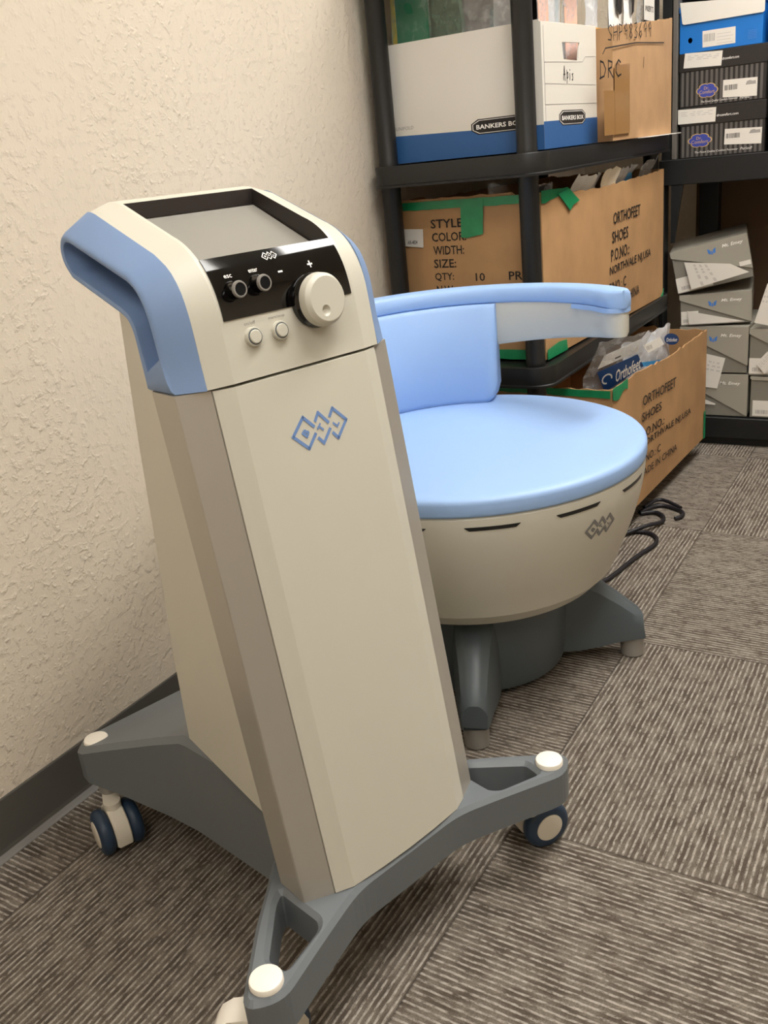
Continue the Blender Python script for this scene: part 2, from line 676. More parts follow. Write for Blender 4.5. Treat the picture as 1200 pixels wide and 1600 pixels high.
# base: front plate with two open arms
def rounded_outline(pts, r=0.02, n=5):
    out = []
    m_ = len(pts)
    for i in range(m_):
        p, a, b = Vector(pts[i]), Vector(pts[i - 1]), Vector(pts[(i + 1) % m_])
        da, db = (a - p), (b - p)
        rr = min(r, da.length * 0.45, db.length * 0.45)
        s, e = p + da.normalized() * rr, p + db.normalized() * rr
        for k in range(n + 1):
            t_ = k / n
            q = s * (1 - t_) ** 2 + p * 2 * t_ * (1 - t_) + e * t_ * t_
            out.append((q.x, q.y))
    return out


half = [(0.091, 0.028), (0.160, 0.004), (0.252, -0.030), (0.292, -0.006), (0.212, 0.078), (0.160, 0.124), (0.125, 0.160)]
outl = half + [(-a, b) for a, b in reversed(half)]
rad = {2: 0.03, 3: 0.03}
hole = [(0.158, 0.098), (0.156, 0.028), (0.164, 0.018), (0.226, -0.001), (0.231, 0.026), (0.174, 0.088)]
ol = rounded_outline(outl, 0.026, 5)
holes = [rounded_outline(hole, 0.006, 3), rounded_outline([(-a, b) for a, b in hole], 0.006, 3)]
base = slab2d('base', [ol] + holes, 0.106, 0.168, 0.006, M['base_grey'], con)

# rear hump of the base joined in the same mesh
bm = bmesh.new()
st = [(0.100, 0.116, 0.262), (0.20, 0.118, 0.262), (0.345, 0.128, 0.262), (0.36, 0.1295, 0.260), (0.42, 0.140, 0.236), (0.52, 0.168, 0.197), (0.585, 0.190, 0.172),
      (0.605, 0.189, 0.167), (0.618, 0.180, 0.165), (0.624, 0.160, 0.164)]
rings = []
for v, hw, zt in st:
    zb = 0.098 + 0.012 * max(0, (v - 0.42) / 0.2)
    rings.append([Vector(p) for p in ((-hw, v, zb), (-hw, v, zt - 0.009), (-hw + 0.010, v, zt), (hw - 0.010, v, zt), (hw, v, zt - 0.009), (hw, v, zb))])
loft(bm, rings)
finish(bm, 'base_spine', M['base_grey'], con, True, 20)
for u, v, zt in ((-0.252, 0.0, 0.168), (0.252, 0.0, 0.168), (-0.159, 0.594, 0.1665), (0.159, 0.594, 0.1665)):
    lathe('corner_cap', [(0.0, 0.0), (0.0195, 0.0), (0.0195, 0.005), (0.0185, 0.007), (0.0165, 0.008), (0.0, 0.008)], M['cap'], con, Matrix.Translation((u, v, zt)), 32)


def caster(wc, axd, stem, zb, pedal=None):
    """twin-wheel caster: wc = point between the wheels, axd = axle direction in degrees (both in the room), stem = swivel point under the base"""
    Ri = Matrix.Rotation(-PHI, 3, 'Z')
    a_ = radians(axd)
    ax = Ri @ Vector((cos(a_), sin(a_), 0))
    c0 = Ri @ (Vector((wc[0], wc[1], 0.0375)) - O)
    s0 = Vector((stem[0], stem[1], 0))
    tr = s0 - Vector((c0.x, c0.y, 0))
    tr = (tr - ax * tr.dot(ax)).normalized()
    bm = bmesh.new()
    prof = [(-0.034, 0.020), (-0.012, 0.008), (0.018, 0.010), (0.034, 0.026), (0.037, 0.050), (0.030, 0.066), (0.010, 0.078), (-0.012, 0.076), (-0.030, 0.060), (-0.037, 0.040)]
    rings = []
    for q, k in ((-0.0128, 0.93), (-0.0105, 1.0), (0.0105, 1.0), (0.0128, 0.93)):
        rings.append([Vector((c0.x, c0.y, 0)) + ax * q + tr * (a * k) + Vector((0, 0, (b - 0.04) * k + 0.04)) for a, b in prof])
    loft(bm, rings)
    bm2 = bm
    hood = finish(bm, 'caster', M['hood'], con, True, 30)
    # swivel plate and stem
    bm = bmesh.new()
    p0, p1 = Vector((c0.x, c0.y, 0)), s0
    dd = (p1 - p0).normalized()
    pp = Vector((-dd.y, dd.x, 0))
    ol_ = []
    for c, sg in ((p1, 1), (p0, -1)):
        for k in range(9):
            a = -pi / 2 + pi * k / 8
            ol_.append(c + (dd * cos(a) * sg + pp * sin(a) * sg) * 0.0135)
    loft(bm, [[q + Vector((0, 0, z)) for q in ol_] for z in (0.0745, 0.086)])
    finish(bm, 'swivel_plate', M['hood'], hood, True, 40)
    lathe('stem', [(0.0, 0.086), (0.0165, 0.086), (0.0165, zb - 0.0005), (0.0, zb - 0.0005)], M['foot'], hood, Matrix.Translation(s0), 24)
    for sg in (-1, 1):
        mt = axis_mtx(c0 + ax * (sg * 0.0135), ax * sg)
        lathe('wheel', [(0.012, 0.0), (0.031, 0.0), (0.0355, 0.003), (0.0375, 0.008), (0.0375, 0.013), (0.0355, 0.018), (0.030, 0.021), (0.0225, 0.0215), (0.0225, 0.019), (0.0, 0.019)],
              M['tyre'], hood, mt, 40, 40)
        lathe('hub_cap', [(0.0, 0.019), (0.0218, 0.019), (0.0218, 0.0222), (0.020, 0.0232), (0.0, 0.0238)], M['hood'], hood, mt, 32)
    if pedal:
        q = Ri @ (Vector((pedal[0], pedal[1], 0)) - O)
        d_ = (q - s0).normalized()
        w_ = Vector((-d_.y, d_.x, 0))
        Lp = (q - s0).length
        bm = bmesh.new()
        rings = []
        for f, z, hw in ((0.15, 0.096, 0.016), (0.45, 0.099, 0.017), (0.7, 0.096, 0.017), (0.9, 0.086, 0.017), (1.0, 0.074, 0.015)):
            rings.append([s0 + d_ * (Lp * f) + w_ * x + Vector((0, 0, z + zz)) for x, zz in ((-hw, -0.007), (hw, -0.007), (hw, 0), (0, 0.0015), (-hw, 0))])
        loft(bm, rings)
        finish(bm, 'brake_pedal', M['cap'], hood, True, 40)
    return hood


caster((0.765, 1.0635), -35, (0.238, 0.030), 0.108)
caster((0.637, 0.572), 125, (-0.238, 0.022), 0.108, (0.578, 0.532))
caster((0.162, 0.768), 65, (-0.163, 0.575), 0.112)
caster((0.262, 1.105), 20, (0.159, 0.590), 0.112)


def fv(w):            # centre line of the leaning front face
    return 0.033 + (w - 0.17) * 0.142


# front panel
bm = bmesh.new()
rings = []
for w in (0.169, 0.7885):
    f = fv(w)
    rings.append([Vector((u, f + d, w)) for u, d in ((-0.1155, 0.009), (-0.093, 0.0), (-0.045, -0.003), (0, -0.004), (0.045, -0.003), (0.093, 0.0), (0.1155, 0.009), (0.1155, 0.03), (-0.1155, 0.03))])
loft(bm, rings)
finish(bm, 'front_panel', M['white'], con, True, 8)

# silver corner profiles
for s in (-1, 1):
    bm = bmesh.new()
    rings = []
    for w in (0.1675, 0.789):
        f = fv(w) + 0.0095
        rings.append([Vector((s * u, f + d, w)) for u, d in ((0.1165, 0.001), (0.1505, 0.0175), (0.1515, 0.0195), (0.150, 0.066), (0.138, 0.071), (0.138, 0.024), (0.1165, 0.012))])
    loft(bm, rings)
    finish(bm, 'corner_profile', M['silver'], con, True, 20)

# white rear body
bm = bmesh.new()
rings = []
for w, vb in ((0.262, 0.362), (0.40, 0.358), (0.52, 0.346), (0.69, 0.334), (0.785, 0.324), (0.795, 0.323), (0.864, 0.315)):
    f = fv(w) + 0.0095
    h = [(0.137, f + 0.03), (0.146, f + 0.066), (0.119, vb - 0.018), (0.104, vb)]
    if w > 0.79:
        h[0] = (0.120, 0.2065 if w < 0.85 else 0.214)
        h[1] = (0.1445, 0.2075 if w < 0.85 else 0.222)
    rings.append([Vector((-u, v, w)) for u, v in h] + [Vector((u, v, w)) for u, v in reversed(h)])
loft(bm, rings)
finish(bm, 'rear_body', M['white'], con, True, 12)

# head shell: profile over the top, open screen recess
rows = []
side = [(0.1300, 0.7905), (0.1318, 0.803), (0.1345, 0.822), (0.1368, 0.8395), (0.139, 0.855)]
P0, PC, P2 = Vector((0.139, 0.855)), Vector((0.1475, 0.917)), Vector((0.205, 0.9345))
NB = 14
for k in range(1, NB + 1):
    t_ = k / NB
    q = P0 * (1 - t_) ** 2 + PC * 2 * t_ * (1 - t_) + P2 * t_ * t_
    side.append((q.x, q.y))
for k in range(1, 6):
    q = P2.lerp(Vector((0.300, 0.9705)), k / 5)
    side.append((q.x, q.y))
i_back = len(side) - 1
side += [(0.309, 0.9725), (0.320, 0.9735), (0.334, 0.968), (0.344, 0.957), (0.347, 0.942), (0.343, 0.924), (0.328, 0.905), (0.225, 0.873), (0.209, 0.858), (0.204, 0.835), (0.200, 0.7905)]


def offs(pts, d):
    out = []
    for i, p in enumerate(pts):
        a, b = Vector(pts[max(i - 1, 0)]), Vector(pts[min(i + 1, len(pts) - 1)])
        t_ = (b - a).normalized()
        n_ = Vector((-t_.y, t_.x))
        out.append(Vector(p) + n_ * d)
    return out


def top_w(i):
    return 0.009 if i <= i_back + 2 else max(0.0, 0.009 * (1 - (i - i_back - 2) / 3))


def head_pt(i, u, extra=0.0):
    a = abs(u)
    k = 0.0 if a >= 0.1215 else (1.0 if a <= 0.093 else (0.1215 - a) / 0.0285)
    d = top_w(i) * k + extra
    p = offs(side, d)[i]
    return Vector((u, p.x, p.y))


us = [-0.1215, -0.110, -0.093, -0.0885, -0.045, 0.0, 0.045, 0.0885, 0.093, 0.110, 0.1215]
# row where the glass meets the screen opening
i_top = min(range(5, 5 + NB), key=lambda i: abs(offs(side, 0.009)[i].x - 0.160))
i_bot = 4
bm = bmesh.new()
grid = [[bm.verts.new(head_pt(i, u)) for u in us] for i in range(len(side))]
for i in range(len(side) - 1):
    for j in range(len(us) - 1):
        if i_top <= i < i_back and 3 <= j < 7:
            continue
        bm.faces.new((grid[i][j], grid[i][j + 1], grid[i + 1][j + 1], grid[i + 1][j]))
bot = [grid[0][j] for j in range(len(us))] + [grid[-1][j] for j in reversed(range(len(us)))]
bm.faces.new(bot)
finish(bm, 'head_shell', M['white'], con, True, 14)

# recess walls (bezel) and the screen
bm = bmesh.new()
top_l = [head_pt(i, -0.0885) for i in range(i_top, i_back + 1)]
top_r = [head_pt(i, 0.0885) for i in range(i_top, i_back + 1)]
dn = Vector((0, 0.345, -0.939))
d0, d1 = 0.020, 0.0155
A, B = Vector((0, 0.168, 0.9045)), Vector((0, 0.297, 0.9605))
nl = len(top_l)
bl = [A.lerp(B, i / (nl - 1)) + Vector((-0.0865, 0, 0)) for i in range(nl)]
br = [A.lerp(B, i / (nl - 1)) + Vector((0.0865, 0, 0)) for i in range(nl)]
for T, Bq in ((top_l, bl), (top_r, br)):
    vt = [bm.verts.new(p) for p in T]
    vb = [bm.verts.new(p) for p in Bq]
    for i in range(nl - 1):
        bm.faces.new((vt[i], vt[i + 1], vb[i + 1], vb[i]))
for i in (0, nl - 1):
    bm.faces.new([bm.verts.new(p) for p in (top_l[i], top_r[i], br[i], bl[i])])
bm.faces.new([bm.verts.new(p + Vector((0, 0.0012, -0.003))) for p in (bl[0], br[0], br[-1], bl[-1])])
finish(bm, 'screen_bezel', M['bezel'], con)
bm = bmesh.new()
plate(bm, frame(A, (1, 0, 0), (B - A).normalized()), [(-0.0795, 0.004), (0.0845, 0.004), (0.0845, (B - A).length - 0.004), (-0.0795, (B - A).length - 0.004)], 0.0012, 0.0)
finish(bm, 'screen', M['screen'], con)

# black glass control strip
bm = bmesh.new()
cols = [-0.0885, -0.06, -0.03, 0.0, 0.03, 0.06, 0.0885]
g = [[bm.verts.new(head_pt(i, u, 0.0012)) for u in cols] for i in range(i_bot, i_top + 1)]
for a, b in zip(g[:-1], g[1:]):
    for j in range(len(cols) - 1):
        bm.faces.new((a[j], a[j + 1], b[j + 1], b[j]))
r = bmesh.ops.extrude_face_region(bm, geom=list(bm.faces))
for v in [x for x in r['geom'] if isinstance(x, bmesh.types.BMVert)]:
    v.co += Vector((0, 0.002, -0.001))
finish(bm, 'control_glass', M['glass'], con, True, 40)

# front-surface frame for controls (a = u, b = distance up the leaning face from w = 0.79)
lean = Vector((0, 0.142, 1.0)).normalized()


def front_pt(u, w, extra=0.0):
    """point of the head surface at height w"""
    pr = offs(side, 0.009)
    for i in range(len(pr) - 1):
        if pr[i].y <= w <= pr[i + 1].y:
            f = (w - pr[i].y) / (pr[i + 1].y - pr[i].y)
            q = pr[i].lerp(pr[i + 1], f)
            t_ = (pr[i + 1] - pr[i]).normalized()
            n_ = Vector((0, -t_.y, t_.x))
            return Vector((u, q.x, q.y)) + n_ * extra, Vector((0, t_.x, t_.y)), n_
    return Vector((u, 0.12, w)), lean, Vector((0, -1, 0.14))


# big dial
p, t_, n_ = front_pt(0.0315, 0.8575)
n_ = Vector((0.04, -0.985, 0.12)).normalized()
mk = axis_mtx(p, n_)
mi = mk.to_3x3()
xa = (Vector((1, 0, 0)) - mi.col[2] * mi.col[2].x).normalized()
za = mi.col[2].cross(xa)
if za.z < 0:
    za = -za
ZT = 0.0262
ring = lathe('dial', [(0.0285, 0.012), (0.0295, 0.0125), (0.0298, 0.0138), (0.0286, 0.0218), (0.0256, 0.0257), (0.0247, ZT), (0.0240, ZT), (0.0240, 0.0240), (0.0200, 0.0235)], M['white'], con, mk, 56, 25)
bm = bmesh.new()
add_lathe(bm, [(0.0298, -0.001), (0.0306, 0.003), (0.0300, 0.0065), (0.0276, 0.0085), (0.0272, 0.0115), (0.0292, 0.0120), (0.0292, 0.0110), (0.0272, 0.0105), (0.0270, 0.0)], mk, 56)
finish(bm, 'dial_ring', M['glass'], ring, True, 60)
dx_, dz_ = -0.0050, -0.0122
circ = lambda cx_, cy_, r_, n: [(cx_ + r_ * cos(2 * pi * k / n), cy_ + r_ * sin(2 * pi * k / n)) for k in range(n)]
slab2d('dial_face', [circ(0, 0, 0.0244, 56), circ(dx_, dz_, 0.0060, 28)], ZT - 0.0012, ZT + 0.0003, 0.0002, M['white'], ring, map3=lambda a, b, c: p + xa * a + za * b + mi.col[2] * c)
dc = p + mi.col[2] * ZT + xa * dx_ + za * dz_
bm = bmesh.new()
for (r0, h0), (r1, h1) in zip([(0.0062, 0.0002), (0.0056, -0.0006), (0.0046, -0.0016), (0.0030, -0.0024), (0.0012, -0.0028)], [(0.0056, -0.0006), (0.0046, -0.0016), (0.0030, -0.0024), (0.0012, -0.0028), (0.0002, -0.0028)]):
    for k in range(28):
        a, b = 2 * pi * k / 28, 2 * pi * (k + 1) / 28
        bm.faces.new([bm.verts.new(dc + xa * (r_ * cos(q)) + za * (r_ * sin(q)) + mi.col[2] * h_) for r_, q, h_ in ((r0, a, h0), (r0, b, h0), (r1, b, h1), (r1, a, h1))])
bmesh.ops.remove_doubles(bm, verts=bm.verts, dist=1e-6)
finish(bm, 'finger_dimple', M['white'], ring, True, 60)
# black push buttons on the glass
for u, w in ((-0.067, 0.8845), (-0.0345, 0.886)):
    p, t_, n_ = front_pt(u, w, 0.001)
    n_ = Vector((0.02, -0.985, 0.12)).normalized()
    mk = axis_mtx(p, n_)
    b_ = lathe('push_button', [(0.0098, -0.002), (0.0098, 0.002), (0.0088, 0.004), (0.0086, 0.011), (0.0080, 0.0135), (0.0066, 0.0138), (0.0064, 0.0128), (0.0, 0.0128)], M['glass'], con, mk, 32)
    lathe('button_face', [(0.0068, 0.0130), (0.0066, 0.0140), (0.0, 0.0140)], M['matte_black'], b_, mk, 32)
    lathe('button_ring', [(0.0089, 0.0108), (0.0091, 0.0124), (0.0084, 0.0142), (0.0068, 0.0144), (0.0068, 0.0139), (0.0082, 0.0134)], M['foot'], b_, mk, 32)
# white push buttons
for u, w in ((-0.0575, 0.8345), (-0.022, 0.8345)):
    p, t_, n_ = front_pt(u, w)
    n_ = Vector((0.0, -0.99, 0.14)).normalized()
    mk = axis_mtx(p, n_)
    b_ = lathe('push_button', [(0.0104, -0.002), (0.0104, 0.004), (0.0096, 0.0052), (0.0, 0.0052)], M['white'], con, mk, 32)
    lathe('button_ring', [(0.0, 0.0050), (0.0086, 0.0050), (0.0086, 0.0057), (0.0, 0.0057)], M['leg_grey'], b_, mk, 32)
    lathe('button_face', [(0.0074, 0.0056), (0.0074, 0.0064), (0.0066, 0.0072), (0.0, 0.0074)], M['white'], b_, mk, 32)


def head_frame(u0, w0, extra):
    def F(a, b, c=0.0):
        p, t_, n_ = front_pt(u0 + a, w0 + b, extra + c)
        return p
    return F


letters('control_lettering', head_frame(0, 0, 0.0016), [('esc', -0.0725, 0.8965, 0.010, 0.0030), ('enter', -0.0405, 0.8975, 0.012, 0.0036)], M['print_white'], con, 0.01)
plates('minus_mark', head_frame(0, 0, 0.0016), [rect(-0.0035, 0.8925, 0.0025, 0.8943)], M['print_white'], con, 0.0002, 0)
plates('plus_mark', head_frame(0, 0, 0.0016), [[(0.0385, 0.8944), (0.0412, 0.8944), (0.0412, 0.8917), (0.0428, 0.8917), (0.0428, 0.8944), (0.0455, 0.8944), (0.0455, 0.8961), (0.0428, 0.8961), (0.0428, 0.8988), (0.0412, 0.8988), (0.0412, 0.8961), (0.0385, 0.8961)]], M['print_white'], con, 0.0002, 0)
letters('button_lettering', head_frame(0, 0, 0.0004), [('on/off', -0.0655, 0.8475, 0.0145, 0.0036), ('start/stop', -0.0335, 0.8475, 0.022, 0.0038)], M['label_ink'], con, 0.0)

# the maker's three-diamond logo (blue on the front panel)
LOGO = [[(-0.0069, 0.0045), (-0.019, 0.0177), (-0.0372, -0.0001), (-0.0192, -0.0179), (-0.0067, -0.0044)],
        [(-0.0033, 0.0098), (0.0027, 0.0178), (0.0144, 0.0039)], [(0.0150, -0.0041), (0.0024, -0.0173), (-0.0034, -0.0101)],
        [(0.0183, 0.0099), (0.0244, 0.0176), (0.0412, 0.0001), (0.0244, -0.0172), (0.0185, -0.0098)]]


def logo(name, F, material, parent, sw=0.0037):
    bm = bmesh.new()
    for pl_ in LOGO:
        for q in stroke(pl_, sw):
            plate(bm, F, q, 0.0002, 0.0)
    q_ = sqrt(0.5)
    for s, ca, cb, w, h in (('B', -0.0195, 0.0, 0.0082, 0.0095), ('T', 0.0024, 0.0003, 0.0082, 0.0092), ('L', 0.0252, -0.0002, 0.0064, 0.0092)):
        vs, fs = text_mesh(s, 0.05, 0.0)
        x0, x1 = min(v[0] for v in vs), max(v[0] for v in vs)
        y0, y1 = min(v[1] for v in vs), max(v[1] for v in vs)
        V = []
        for x, y in vs:                      # the letters stand turned 45 degrees inside the diamonds
            p, r_ = ((x - x0) / (x1 - x0) - 0.5) * w, ((y - y0) / (y1 - y0) - 0.5) * h
            V.append(bm.verts.new(F(ca + q_ * (p - r_), cb + q_ * (p + r_), 0.0003)))
        for f in fs:
            bm.faces.new([V[i] for i in f])
    return finish(bm, name, material, parent, recalc=False)


def panel_frame(u0, w0):
    def F(a, b, c=0.0):
        u, w = u0 + a, w0 + b
        au = abs(u)
        d = -0.004 + 0.001 * min(1, au / 0.045) + 0.003 * max(0, (au - 0.045) / 0.048)
        return Vector((u, fv(w) + d - 0.0004 - c, w))
    return F


logo('maker_logo', panel_frame(0.0, 0.720), M['logo_blue'], con)


def glass_logo(a, b, c=0.0):
    p, t_, n_ = front_pt(-0.0050 + a * 0.25, 0.9105 + b * 0.20, 0.0016 + c)
    return p


logo('small_logo', glass_logo, M['print_white'], con)


# blue side grips with a hand slot
def seg_loop(secs, counts):
    out = []
    for s, n in zip(secs, counts):
        r_ = resample(s, n + 1)
        out += r_[:-1]
    out.append(Vector(secs[-1][-1]))
    return out


def V3(l):
    return [Vector((a, b, 0)) for a, b in l]


CN = (14, 8, 12, 8, 12)
s5 = [(0.231, 0.872), (0.218, 0.866), (0.210, 0.856), (0.207, 0.840), (0.203, 0.790)]
loopB = seg_loop([V3([(0.152, 0.790), (0.158, 0.811), (0.162, 0.849), (0.1645, 0.865), (0.170, 0.882), (0.178, 0.896), (0.188, 0.906), (0.200, 0.913)]),
                  V3([(0.200, 0.913), (0.319, 0.953)]),
                  smooth_path(V3([(0.319, 0.953), (0.333, 0.955), (0.3455, 0.942), (0.344, 0.922), (0.328, 0.906)]), 2),
                  V3([(0.328, 0.906), (0.231, 0.872)]), V3(s5)], CN)
loopA = seg_loop([V3([(0.1295, 0.790), (0.1335, 0.815), (0.139, 0.855), (0.1425, 0.875), (0.149, 0.893), (0.158, 0.9075), (0.170, 0.918), (0.189, 0.929)]),
                  V3([(0.189, 0.929), (0.303, 0.972)]),
                  smooth_path(V3([(0.303, 0.972), (0.322, 0.977), (0.344, 0.957), (0.346, 0.925), (0.328, 0.906)]), 2),
                  V3([(0.328, 0.906), (0.231, 0.872)]), V3(s5)], CN)
slotl = seg_loop([V3([(0.1645, 0.829), (0.1695, 0.855), (0.173, 0.871), (0.180, 0.886), (0.187, 0.895), (0.194, 0.901), (0.203, 0.9055)]),
                  V3([(0.203, 0.9055), (0.318, 0.9445)]),
                  smooth_path(V3([(0.318, 0.9445), (0.329, 0.946), (0.337, 0.939), (0.337, 0.926), (0.325, 0.9125)]), 2),
                  V3([(0.325, 0.9125), (0.229, 0.879)]),
                  V3([(0.229, 0.879), (0.213, 0.872), (0.2035, 0.860), (0.200, 0.838), (0.195, 0.812)])], CN)
for s in (-1, 1):
    def ring_at(loop, u):
        return [Vector((s * u, p.x, p.y)) for p in loop]

    def mixl(a, b, f):
        return [x.lerp(y, f) for x, y in zip(a, b)]
    bm = bmesh.new()
    rings = [ring_at(mixl(loopA, slotl, 0.25), 0.1217), ring_at(loopA, 0.1217), ring_at(mixl(loopA, loopB, 0.9), 0.1485), ring_at(mixl(loopB, slotl, 0.10), 0.1510), ring_at(mixl(loopB, slotl, 0.35), 0.1522), ring_at(mixl(loopB, slotl, 0.65), 0.1522),
             ring_at(mixl(loopB, slotl, 0.93), 0.1510), ring_at(slotl, 0.1480), ring_at(slotl, 0.070)]
    loft(bm, rings, True, False, True)
    finish(bm, 'side_grip', M['blue_grip'], con, True, 35)

# ------------------------------------------------------------------ the round treatment chair
CC = Vector((0.455, 1.522, 0.0))
FR = radians(-22.0)                      # direction the chair faces
chair = thing('treatment_chair', 'round light blue padded chair on a beige bowl with four grey feet', 'chair', CC, 0)


def polar(r, a, z):
    return Vector((r * cos(a), r * sin(a), z))


lathe('bowl_shell', [(0.0, 0.2065), (0.243, 0.2065), (0.248, 0.2085), (0.2725, 0.2345), (0.2735, 0.2375), (0.287, 0.269), (0.302, 0.306), (0.314, 0.342), (0.3225, 0.374), (0.329, 0.406), (0.332, 0.432), (0.332, 0.443), (0.329, 0.4465), (0.0, 0.4465)],
      M['white'], chair, seg=96, angle=14)
lathe('seat_cushion', [(0.0, 0.4468), (0.330, 0.4468), (0.3335, 0.4485), (0.3345, 0.452), (0.3345, 0.4690), (0.3335, 0.4735), (0.3305, 0.4770), (0.325, 0.4793), (0.315, 0.4806), (0.25, 0.4815), (0.12, 0.4805), (0.0, 0.480)],
      M['blue_pad'], chair, seg=96, angle=60)
lathe('pedestal', [(0.0, 0.012), (0.150, 0.012), (0.170, 0.02), (0.176, 0.04), (0.180, 0.12), (0.182, 0.2065), (0.0, 0.2065)], M['leg_grey'], chair, seg=64)


def bowl_r(z):
    prof = [(0.2735, 0.2375), (0.287, 0.269), (0.302, 0.306), (0.314, 0.342), (0.3225, 0.374), (0.329, 0.406), (0.332, 0.432), (0.332, 0.443)]
    for (r0, z0), (r1, z1) in zip(prof[:-1], prof[1:]):
        if z0 <= z <= z1:
            return r0 + (r1 - r0) * (z - z0) / (z1 - z0)
    return prof[-1][0]


def bowl_frame(a0, z0, sc=1.0):
    def F(a, b, c=0.0):
        z = z0 + b * sc
        r = bowl_r(z) + 0.0006 + c
        return polar(r, a0 + a * sc / 0.33, z)
    return F


logo('maker_logo', bowl_frame(radians(-21.5), 0.380, 0.92), M['logo_grey'], chair, 0.0058)
for k in range(13):
    a0 = radians(-4.0 - 360.0 / 13 * k * 0.965)
    F = bowl_frame(a0, 0.4265)
    bm = bmesh.new()
    n_ = 12
    L = 0.0455
    for i in range(n_):
        a, b = -L + 2 * L * i / n_, -L + 2 * L * (i + 1) / n_
        lo0 = -0.0030 + (0.0055 if i == 0 else 0)
        lo1 = -0.0030 + (0.0055 if i == n_ - 1 else 0)
        plate(bm, F, [(a, lo0), (b, lo1), (b, 0.0036), (a, 0.0036)], 0.0006, -0.0004)
    finish(bm, 'vent_slot', M['black'], chair)

for k in range(4):
    a = FR + radians(45 + 90 * k) + radians(0.5)
    d, p_ = Vector((cos(a), sin(a), 0)), Vector((-sin(a), cos(a), 0))
    bm = bmesh.new()
    rings = []
    #      r      half width  top   bottom
    for r_, hw, zt, zb in ((0.150, 0.046, 0.196, 0.030), (0.200, 0.043, 0.189, 0.031), (0.240, 0.038, 0.170, 0.036), (0.280, 0.032, 0.138, 0.043), (0.305, 0.029, 0.116, 0.045), (0.320, 0.0265, 0.103, 0.045), (0.329, 0.0245, 0.091, 0.045), (0.3325, 0.022, 0.054, 0.046)):
        c = min(0.016, hw * 0.4)
        ht = zt - zb
        pr = [(-hw, zb), (-hw * 0.98, zb + ht * 0.55), (-hw + c * 0.5, zt - c * 1.1), (-hw + c * 1.3, zt - c * 0.25), (-hw * 0.3, zt), (hw * 0.3, zt), (hw - c * 1.3, zt - c * 0.25), (hw - c * 0.5, zt - c * 1.1), (hw * 0.98, zb + ht * 0.55), (hw, zb)]
        rings.append([d * r_ + p_ * x + Vector((0, 0, z)) for x, z in pr])
    loft(bm, rings)
    leg = finish(bm, 'leg', M['leg_grey'], chair, True, 28)
    lathe('foot', [(0.0, 0.0), (0.020, 0.0), (0.0235, 0.003), (0.0235, 0.0455), (0.0, 0.0455)], M['foot'], leg, Matrix.Translation(d * 0.3085), 32)


# backrest pad between the arms
def arc_sweep(name, a0, a1, prof, n, material, parent, rounds=0.0, taper=None, angle=40):
    """prof(f) -> list of (r, z) at fraction f of the arc"""
    bm = bmesh.new()
    rings = []
    for i in range(n + 1):
        f = i / n
        a = a0 + (a1 - a0) * f
        rings.append([polar(r, a, z) for r, z in prof(f)])
    loft(bm, rings)
    return finish(bm, name, material, parent, True, angle)


def ends(f, k):
    """0 at the very ends, 1 inside, quarter-round over fraction k"""
    e = min(f, 1 - f) / k
    return 1.0 if e >= 1 else sqrt(max(0.0, 1 - (1 - e) ** 2))


BA0, BA1 = radians(101), radians(211)


def back_prof(f):
    e = ends(f, 0.05)
    zb, zt = 0.4812 + (1 - e) * 0.035, 0.6875
    ri_b, ri_t, ro = 0.247, 0.268, 0.318
    mid = (ri_b + ro) / 2
    out = []
    for r0, z in ((ri_b + 0.008, zb), (ri_b, zb + 0.012), ((ri_b + ri_t) / 2, (zb + zt) / 2), (ri_t, zt - 0.008), (ri_t + 0.006, zt), (ro, zt), (ro, zb)):
        k = 0.55 + 0.45 * e
        out.append((mid + (r0 - mid) * k, z))
    return out


arc_sweep('backrest', BA0, BA1, back_prof, 60, M['blue_pad'], chair, angle=50)

AA0, AA1 = radians(40), radians(268)


def ring_round(f):
    return ends(f, 0.030)


def rail_prof(f):
    e = ring_round(f)
    arm = min(1.0, min(f, 1 - f) / 0.25)
    ro, ri = 0.337 + 0.010 * (1 - arm), 0.285 + 0.006 * (1 - arm)
    mid, hw = (ro + ri) / 2, (ro - ri) / 2 * max(0.12, e)
    z0, z1 = 0.6885, 0.7225
    out = []
    for x, z in ((-1, z0 + 0.004), (-1, z0 + 0.016), (-0.92, z1 - 0.007), (-0.72, z1 - 0.0015), (-0.3, z1), (0.3, z1), (0.72, z1 - 0.0015), (0.92, z1 - 0.007), (1, z0 + 0.016), (1, z0 + 0.004), (0.9, z0), (-0.9, z0)):
        out.append((mid + x * hw, z))
    return out


